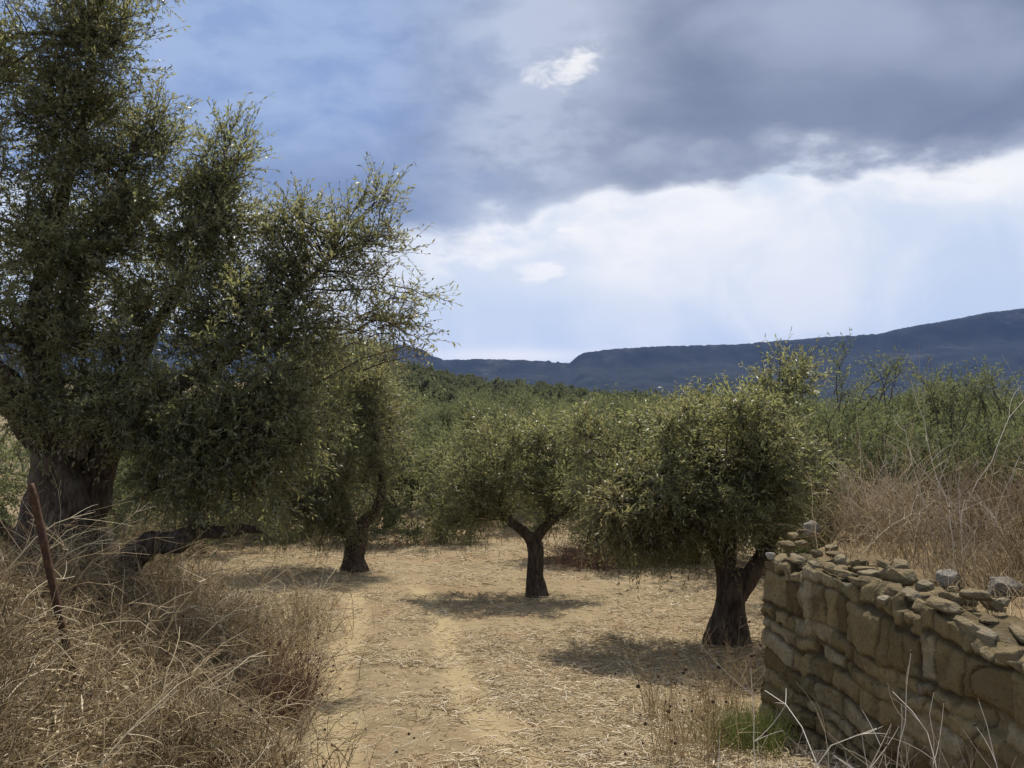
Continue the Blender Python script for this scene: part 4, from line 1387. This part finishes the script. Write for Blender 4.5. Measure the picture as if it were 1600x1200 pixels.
def weed(geo, base, n, L, tilt, curl, rad, tw=5, twl=.35, tone=.5, az=None, spread=.12, n_pts=9, wig=.06, k=4, mat=0, curlsd=.5):
    """one branching dry plant: n stems with side twigs; returns the stem tips"""
    base = np.asarray(base, float)
    b = base[None] + rng.normal(size=(n, 3)) * np.array((spread, spread, .01)) * .7
    b[:, 2] = np.minimum(b[:, 2], G(b[:, 0], b[:, 1]) if mat == 0 else b[:, 2])
    a = rng.random(n) * 6.283 if az is None else az + rng.normal(size=n) * .8
    S = stalks(n_pts, b, a, np.abs(rng.normal(tilt, .22, n)), L * (.55 + .6 * rng.random(n)), curl + curlsd * rng.normal(size=n), wig)
    tone_s = np.clip(rng.normal(tone, .18, n), 0, 1)
    tubes(geo, S, rad * (.7 + .5 * rng.random(n))[:, None] * np.linspace(1, .4, n_pts)[None], k, tone_s, mat)
    tips = [S[:, -1]]
    if tw:
        M = n * tw
        si = np.repeat(np.arange(n), tw)
        j = rng.integers(int(n_pts * .3), n_pts - 1, M)
        root = S[si, j]
        d = unit(unit(S[si, j + 1] - S[si, j]) * .7 + rand_dirs(M) * .75 + np.array([0, 0, .15]))
        ln = twl * L * (.3 + .8 * rng.random(M))
        s = np.linspace(0, 1, 5)[None, :, None]
        T = root[:, None] + d[:, None] * ln[:, None, None] * s + rand_dirs(M)[:, None] * (ln * .3)[:, None, None] * s ** 2
        tubes(geo, T, rad * .5 * np.linspace(1, .4, 5)[None] * np.ones((M, 1)), 3, tone_s[si], mat)
        tips.append(T[:, -1])
    return np.vstack(tips)


def heads(geo, tips, r, mat=1, k=5, tone=.3):
    """small rough seed heads at stem tips"""
    m = len(tips)
    s = np.array([-1, -.55, .1, .7, 1.0])
    prof = np.array([.15, .8, 1.0, .75, .2])
    rr = r * (.6 + .7 * rng.random(m))
    ax_ = unit(np.array([0, 0, 1.0]) + .35 * rng.normal(size=(m, 3)))
    pts = tips[:, None] + ax_[:, None] * rr[:, None, None] * s[None, :, None]
    tubes(geo, pts, rr[:, None] * prof[None] * (.85 + .3 * rng.random((m, 5))), k, np.clip(rng.normal(tone, .2, m), 0, 1), mat)


def thing_weed(name, base, label, cat, group, specs, mats, head=None, origin=None):
    g = Geo()
    tips = []
    for sp in specs:
        tips.append(weed(g, base, **sp))
    root = empty(name, base)
    tag(root, label, cat, group)
    g.build('stems', mats[0], root, False, base)
    if head:
        gh = Geo()
        tp = np.vstack(tips)
        tp = tp[rng.permutation(len(tp))[:head[1]]]
        heads(gh, tp, head[0])
        gh.mi = [np.zeros_like(q) for q in gh.mi]
        tag(gh.build('seed_heads', mats[1], root, False, base), kind='stuff')
    return root


BR = 'tangles of dry stems on the left bank'
bank_weeds = [(60, 905, 'pale arching dry stems at the left edge behind the rusty post'), (170, 880, 'dry thicket in front of the split olive trunk'), (0, 1000, 'shaded dry thicket at the far left edge left of the post base'),
              (255, 905, 'thin dry thicket beside the low fallen limb'), (330, 960, 'arching tan bramble stems behind the reddish bush'), (215, 1010, 'dry bramble tangle right of the rusty post'),
              (400, 985, 'brown bramble tangle touching the reddish bush from behind'), (300, 1080, 'low tan bramble tangle left of the reddish bush'), (290, 1130, 'low sparse dry weed right below the foot of the post'),
              (-30, 1150, 'dry weed in the lower left corner'), (370, 1160, 'low dry bramble with pale twigs at the track edge'), (260, 1180, 'low dry weed at the bottom edge left of the track'), (230, 965, 'dry thicket just right of the middle of the rusty post'),
              (470, 930, 'sparse dry stems at the track edge in tree shade'), (140, 790, 'dry climber stems around the old olive trunk base'), (215, 830, 'tall dry thicket between old trunk and low fallen limb'), (30, 830, 'tall dry thicket at the left edge behind the post top'),
               (90, 845, 'brown thicket directly behind the top of the rusty post'), (300, 890, 'dry stems crossing in front of the fallen limb')]
for i, (px, py, lab) in enumerate(bank_weeds):
    b = ground_at(px, py + 50)
    dist = b[1]
    tall = 1.35 if py < 850 else (1.0 if py < 1000 else .62)
    tone = (.5, .62, .42)[i % 3]
    thing_weed('dry_bramble', b, lab, 'dry shrub', BR,
               [dict(n=46 if tall < 1.2 else 105, L=1.15 * tall, tilt=.45 if tall < 1.2 else .3, curl=1.5 if tall < 1.2 else .9, rad=.0042, tw=5, twl=.38, tone=tone + .1, spread=.45, wig=.05),
                dict(n=50, L=.8 * tall, tilt=.3, curl=.8, rad=.0032, tw=6, twl=.4, tone=tone - .2, spread=.55, wig=.07),
                dict(n=12, L=1.45 * tall, tilt=.7, curl=1.5, rad=.0055, tw=4, twl=.3, tone=.95, spread=.45, wig=.045)], [MATS['dry_stalk'], MATS['seed_head']], (.009, 26))

b = ground_at(432, 1125)
thing_weed('dry_bush', b, 'reddish brown dry bush with fanned stems and dark seed heads at the track edge', 'bush', None,
           [dict(n=190, L=.62, tilt=.45, curl=.25, rad=.0026, tw=5, twl=.3, tone=.45, spread=.16, wig=.03, az=.2),
            dict(n=110, L=.5, tilt=.6, curl=.5, rad=.0024, tw=4, twl=.3, tone=.3, spread=.2, wig=.03)], [MATS['red_stalk'], MATS['seed_head']], (.010, 120))

# the low limb lying in the weeds below the old tree
def low_limb():
    Y = 10.2
    q = lambda px, py, dy=0: P(px, py, Y + dy)
    g = Geo()
    gnarled(g, [q(188, 925), q(200, 890), q(214, 862), q(240, 848, -.05), q(275, 845, -.1), (q(305, 832, -.1)), q(345, 832, 0), q(385, 826, .1), q(410, 832, .1)],
            [.11, .10, .12, .10, .105, .08, .065, .04, .015], 16, 8, 77, .38)
    c = q(188, 925)
    root = empty('fallen_limb', c)
    tag(root, 'dark gnarled limb bent low over the weeds right of the old trunk', 'dead branch')
    g.build('wood', MATS['olive_bark'], root, True, c)
    gt = Geo()
    weed(gt, q(330, 836), n=14, L=.5, tilt=.9, curl=.3, rad=.006, tw=4, twl=.4, tone=.3, spread=.25, mat=1, k=4)
    gt.mi = [np.zeros_like(a) for a in gt.mi]
    gt.build('twigs', MATS['olive_bark'], root, True, c)


low_limb()


def stump():
    Y = 10.85
    c = P(132, 700, Y)
    g = Geo()
    gnarled(g, [P(118, 715, Y), P(128, 700, Y), P(136, 684, Y), P(141, 672, Y), P(144, 662, Y)], [.05, .075, .07, .055, .02], 28, 10, 91, 1.2)
    o = g.build('split_wood', MATS['sunlit_wood'], None, True, c)  # split piece of the trunk, its paleness stands for light falling on it
    return o


sw = stump()
old = [o for o in COL.objects if o.get('label', '').startswith('huge old')][0]
sw.location = sw.location - old.location
sw.parent = old


# mound behind the wall: tall golden grass and bleached stalks
def build_mound_grass():
    g = Geo()
    n = 46000
    x = 1.9 + 5.6 * rng.random(n)
    y = 2.6 + 8.6 * rng.random(n)
    inn, al = wall_in(x, y)
    dens = np.clip(.36 + 1.5 * fbm(x * 1.4, y * 1.4, None, 3, 140), .03, 1) * (.10 + .90 * smooth((inn - .75) / .5)) * (inn > .12)
    keep = (mound_mask(x, y) > .3) & (rng.random(n) < dens) & (x / y < .62)
    x, y = x[keep], y[keep]
    m = len(x)
    inn, al = wall_in(x, y)
    base = np.stack([x, y, np.where((inn < W_THICK) & (al > 0), W_TOP + .02, G(x, y) - .01)], -1)
    tall = smooth((inn - .85) / .9)
    ln = (.10 + .34 * rng.random(m)) * (.35 + 1.0 * tall) * (1 + 1.0 * (rng.random(m) < .14))
    S = stalks(6, base, rng.random(m) * 6.283, np.abs(rng.normal(0, .42, m)), ln, rng.random(m) * 1.5, .12)
    tint = np.clip(.45 + .5 * fbm(x * 1.6, y * 1.6, None, 3, 141) + rng.normal(size=m) * .25, 0, 1)
    tubes(g, S, (.0018 + .0014 * rng.random(m))[:, None] * np.array([1, .95, .9, .8, .6, .3])[None], 3, tint)
    tag(g.build('mound_grass', MATS['golden_stalk']), 'golden dry grass growing over the rubble mound behind the wall', 'grass', kind='stuff')


build_mound_grass()

TH = 'bleached thistle stalks on the mound'
for i, (px, Y, L, lab) in enumerate([(1345, 9.3, 1.15, 'bleached forked thistle stalk left of the tallest one'), (1465, 8.2, 1.35, 'tallest bleached thistle stalk rising above the mound'),
                                     (1400, 8.8, .9, 'thin dead thistle between the two tall bleached ones'), (1540, 7.8, .95, 'branching dead thistle above the large grey boulder'), (1500, 7.3, .7, 'short white stalk among rubble near the half sunk boulder'),
                                     (1585, 8.6, .85, 'dead thistle at the right edge of the mound'), (1290, 9.8, .75, 'fine dead weed behind the perched grey boulder')]):
    b = np.array(((px - 800) / F * Y, Y, 0.0))
    b[2] = G(b[0], b[1]) - .02
    thing_weed('dead_thistle', b, lab, 'dead plant', TH,
               [dict(n=3, L=L * 1.2, tilt=.12, curl=.2, rad=.0048, tw=4, twl=.3, tone=.62, spread=.04, wig=.05, curlsd=.2),
                dict(n=24, L=L * .8, tilt=.2, curl=.3, rad=.0026, tw=5, twl=.3, tone=.22, spread=.2, wig=.04, curlsd=.3)], [MATS['bleached_stalk'], MATS['seed_head']], (.007, 22))

for i, (px, Y, lab) in enumerate([(1400, 8.1, 'tangled dry bramble on the mound behind the half sunk boulder'), (1500, 8.4, 'tangled dry bramble on the mound below the tallest thistle'), (1585, 7.9, 'tangled dry bramble behind the large grey boulder at right'),
                                  (1340, 8.9, 'low dry bramble right of the perched grey boulder'), (1450, 9.6, 'dry bramble at the back of the mound')]):
    b = np.array(((px - 800) / F * Y, Y, 0.0))
    b[2] = G(b[0], b[1]) - .02
    thing_weed('dry_bramble', b, lab, 'dry shrub', 'tangles of dry stems on the mound',
               [dict(n=46, L=.62, tilt=.4, curl=.9, rad=.0026, tw=6, twl=.4, tone=.42, spread=.45, wig=.08),
                dict(n=10, L=.75, tilt=.5, curl=.9, rad=.0038, tw=5, twl=.35, tone=.9, spread=.4, wig=.08)], [MATS['dry_stalk']])

# bare bleached weeds in front of the wall
FW = 'bare bleached weeds in front of the wall'
for (px, Y, L, lab) in [(1240, 4.7, .62, 'bare bleached weed with curled stems at the foot of the wall corner'), (1330, 4.2, .70, 'thick bleached weed stems crossing in front of the wall'),
                        (1420, 4.1, .62, 'pale forked dead weed in front of the wall, right of the thick one'), (1520, 4.0, .72, 'tall thin dead weed in front of the wall at right')]:
    x = (px - 800) / F * Y
    b = np.array((x, Y, float(G(x - .25, Y))))
    thing_weed('dead_weed', b, lab, 'dead plant', FW,
               [dict(n=8, L=L * 1.3, tilt=.26, curl=.8, rad=.0038, tw=4, twl=.34, tone=.72, spread=.2, wig=.05, k=5, n_pts=9),
                dict(n=12, L=L * 1.05, tilt=.35, curl=.6, rad=.0022, tw=6, twl=.35, tone=.4, spread=.16, wig=.05)], [MATS['bleached_stalk'], MATS['seed_head']], (.006, 40))

# dried wild carrots and green tuft by the wall foot
WC = 'dried seed head flowers beside the wall'
for (px, py, L, lab) in [(1020, 1120, .52, 'dried flower stalk with dark head standing farthest left by the track'), (1062, 1165, .55, 'dried flower clump with several dark heads near the bottom edge'),
                         (1098, 1130, .6, 'tall golden dried flower stalk left of the green tuft'), (1135, 1110, .62, 'dried golden weed leaning at the wall corner'), (1042, 1190, .42, 'short dried flower clump at the bottom edge'),
                         (1170, 1075, .5, 'dried weed under the olive trunk beside the wall end'), (1110, 1185, .5, 'dried golden clump in front of the green tuft')]:
    b = ground_at(px, py)
    thing_weed('dried_flower', b, lab, 'dried flower', WC,
               [dict(n=11, L=L * 1.35, tilt=.14, curl=.3, rad=.0027, tw=4, twl=.3, tone=.5, spread=.09, wig=.03, curlsd=.3),
                dict(n=46, L=L * .75, tilt=.3, curl=.8, rad=.0019, tw=0, tone=.7, spread=.13, wig=.04)], [MATS['golden_stalk'], MATS['seed_head']], (.013, 9))


def tuft():
    b = ground_at(1165, 1165)
    n = 900
    base = np.stack([b[0] + rng.normal(size=n) * .14, b[1] + rng.normal(size=n) * .22, np.zeros(n)], -1)
    base[:, 2] = G(base[:, 0], base[:, 1]) - .01
    g = Geo()
    S = stalks(5, base, rng.random(n) * 6.283, np.abs(rng.normal(.1, .2, n)), .12 + .22 * rng.random(n), .3 + rng.random(n) * .8, .03)
    tubes(g, S, .0021 * np.array([1, 1, .85, .6, .25])[None] * np.ones((n, 1)), 3, np.clip(rng.normal(.45, .25, n), 0, 1))
    o = g.build('grass_tuft', MATS['grass_leaf'], None, False, b)
    tag(o, 'fresh green grass tuft at the foot of the wall corner', 'grass tuft')


tuft()


def brush_pile():
    b = ground_at(915, 885)
    thing_weed('brush_pile', b, 'reddish heap of cut brushwood under the trees beyond the field', 'brush pile', None,
               [dict(n=240, L=.9, tilt=.9, curl=.8, rad=.006, tw=5, twl=.4, tone=.35, spread=.75, wig=.05, n_pts=7)], [MATS['red_stalk']])


brush_pile()


def build_field_grass():
    """sparse dry grass under the first rows of the grove and along the field's far edge"""
    g = Geo()
    x, y = sample(42000, 20, 60, 300, 1700)
    edge = smooth((y - 23) / 9)
    keep = rng.random(len(x)) < edge * np.clip(.6 + .8 * fbm(x * .35, y * .35, None, 3, 150), .05, 1)
    x, y = x[keep], y[keep]
    m = len(x)
    base = np.stack([x, y, G(x, y) - .01], -1)
    S = stalks(4, base, rng.random(m) * 6.283, np.abs(rng.normal(0, .4, m)), .14 + .3 * rng.random(m), rng.random(m) * 1.6, .08)
    tubes(g, S, (.004 + .004 * rng.random(m))[:, None] * np.array([1, .9, .7, .3])[None], 3, np.clip(rng.normal(.6, .2, m), 0, 1))
    tag(g.build('field_grass', MATS['dry_stalk']), 'thin dry grass at the far edge of the field', 'grass', kind='stuff')


build_field_grass()

# ------------------------------------------------------------------ haze: the air between here and the mountain
def build_haze():
    m, g = material('haze')
    vol = g.n('ShaderNodeVolumePrincipled', {'Color': (0.24, 0.41, 0.95), 'Density': 0.000056, 'Anisotropy': 0.2})
    g.n('ShaderNodeOutputMaterial', {1: vol.outputs[0]})
    bm = bmesh.new()
    bmesh.ops.create_cube(bm, size=1)
    me = bpy.data.meshes.new('haze')
    bm.to_mesh(me)
    bm.free()
    me.materials.append(m)
    o = bpy.data.objects.new('haze', me)
    z0, z1 = -45.0, 330.0
    o.scale = (11000, 6400, z1 - z0)
    o.location = (0, 2700, (z0 + z1) / 2)
    COL.objects.link(o)
    tag(o, 'thin blue haze in the air over the valley', 'haze', kind='stuff')


build_haze()
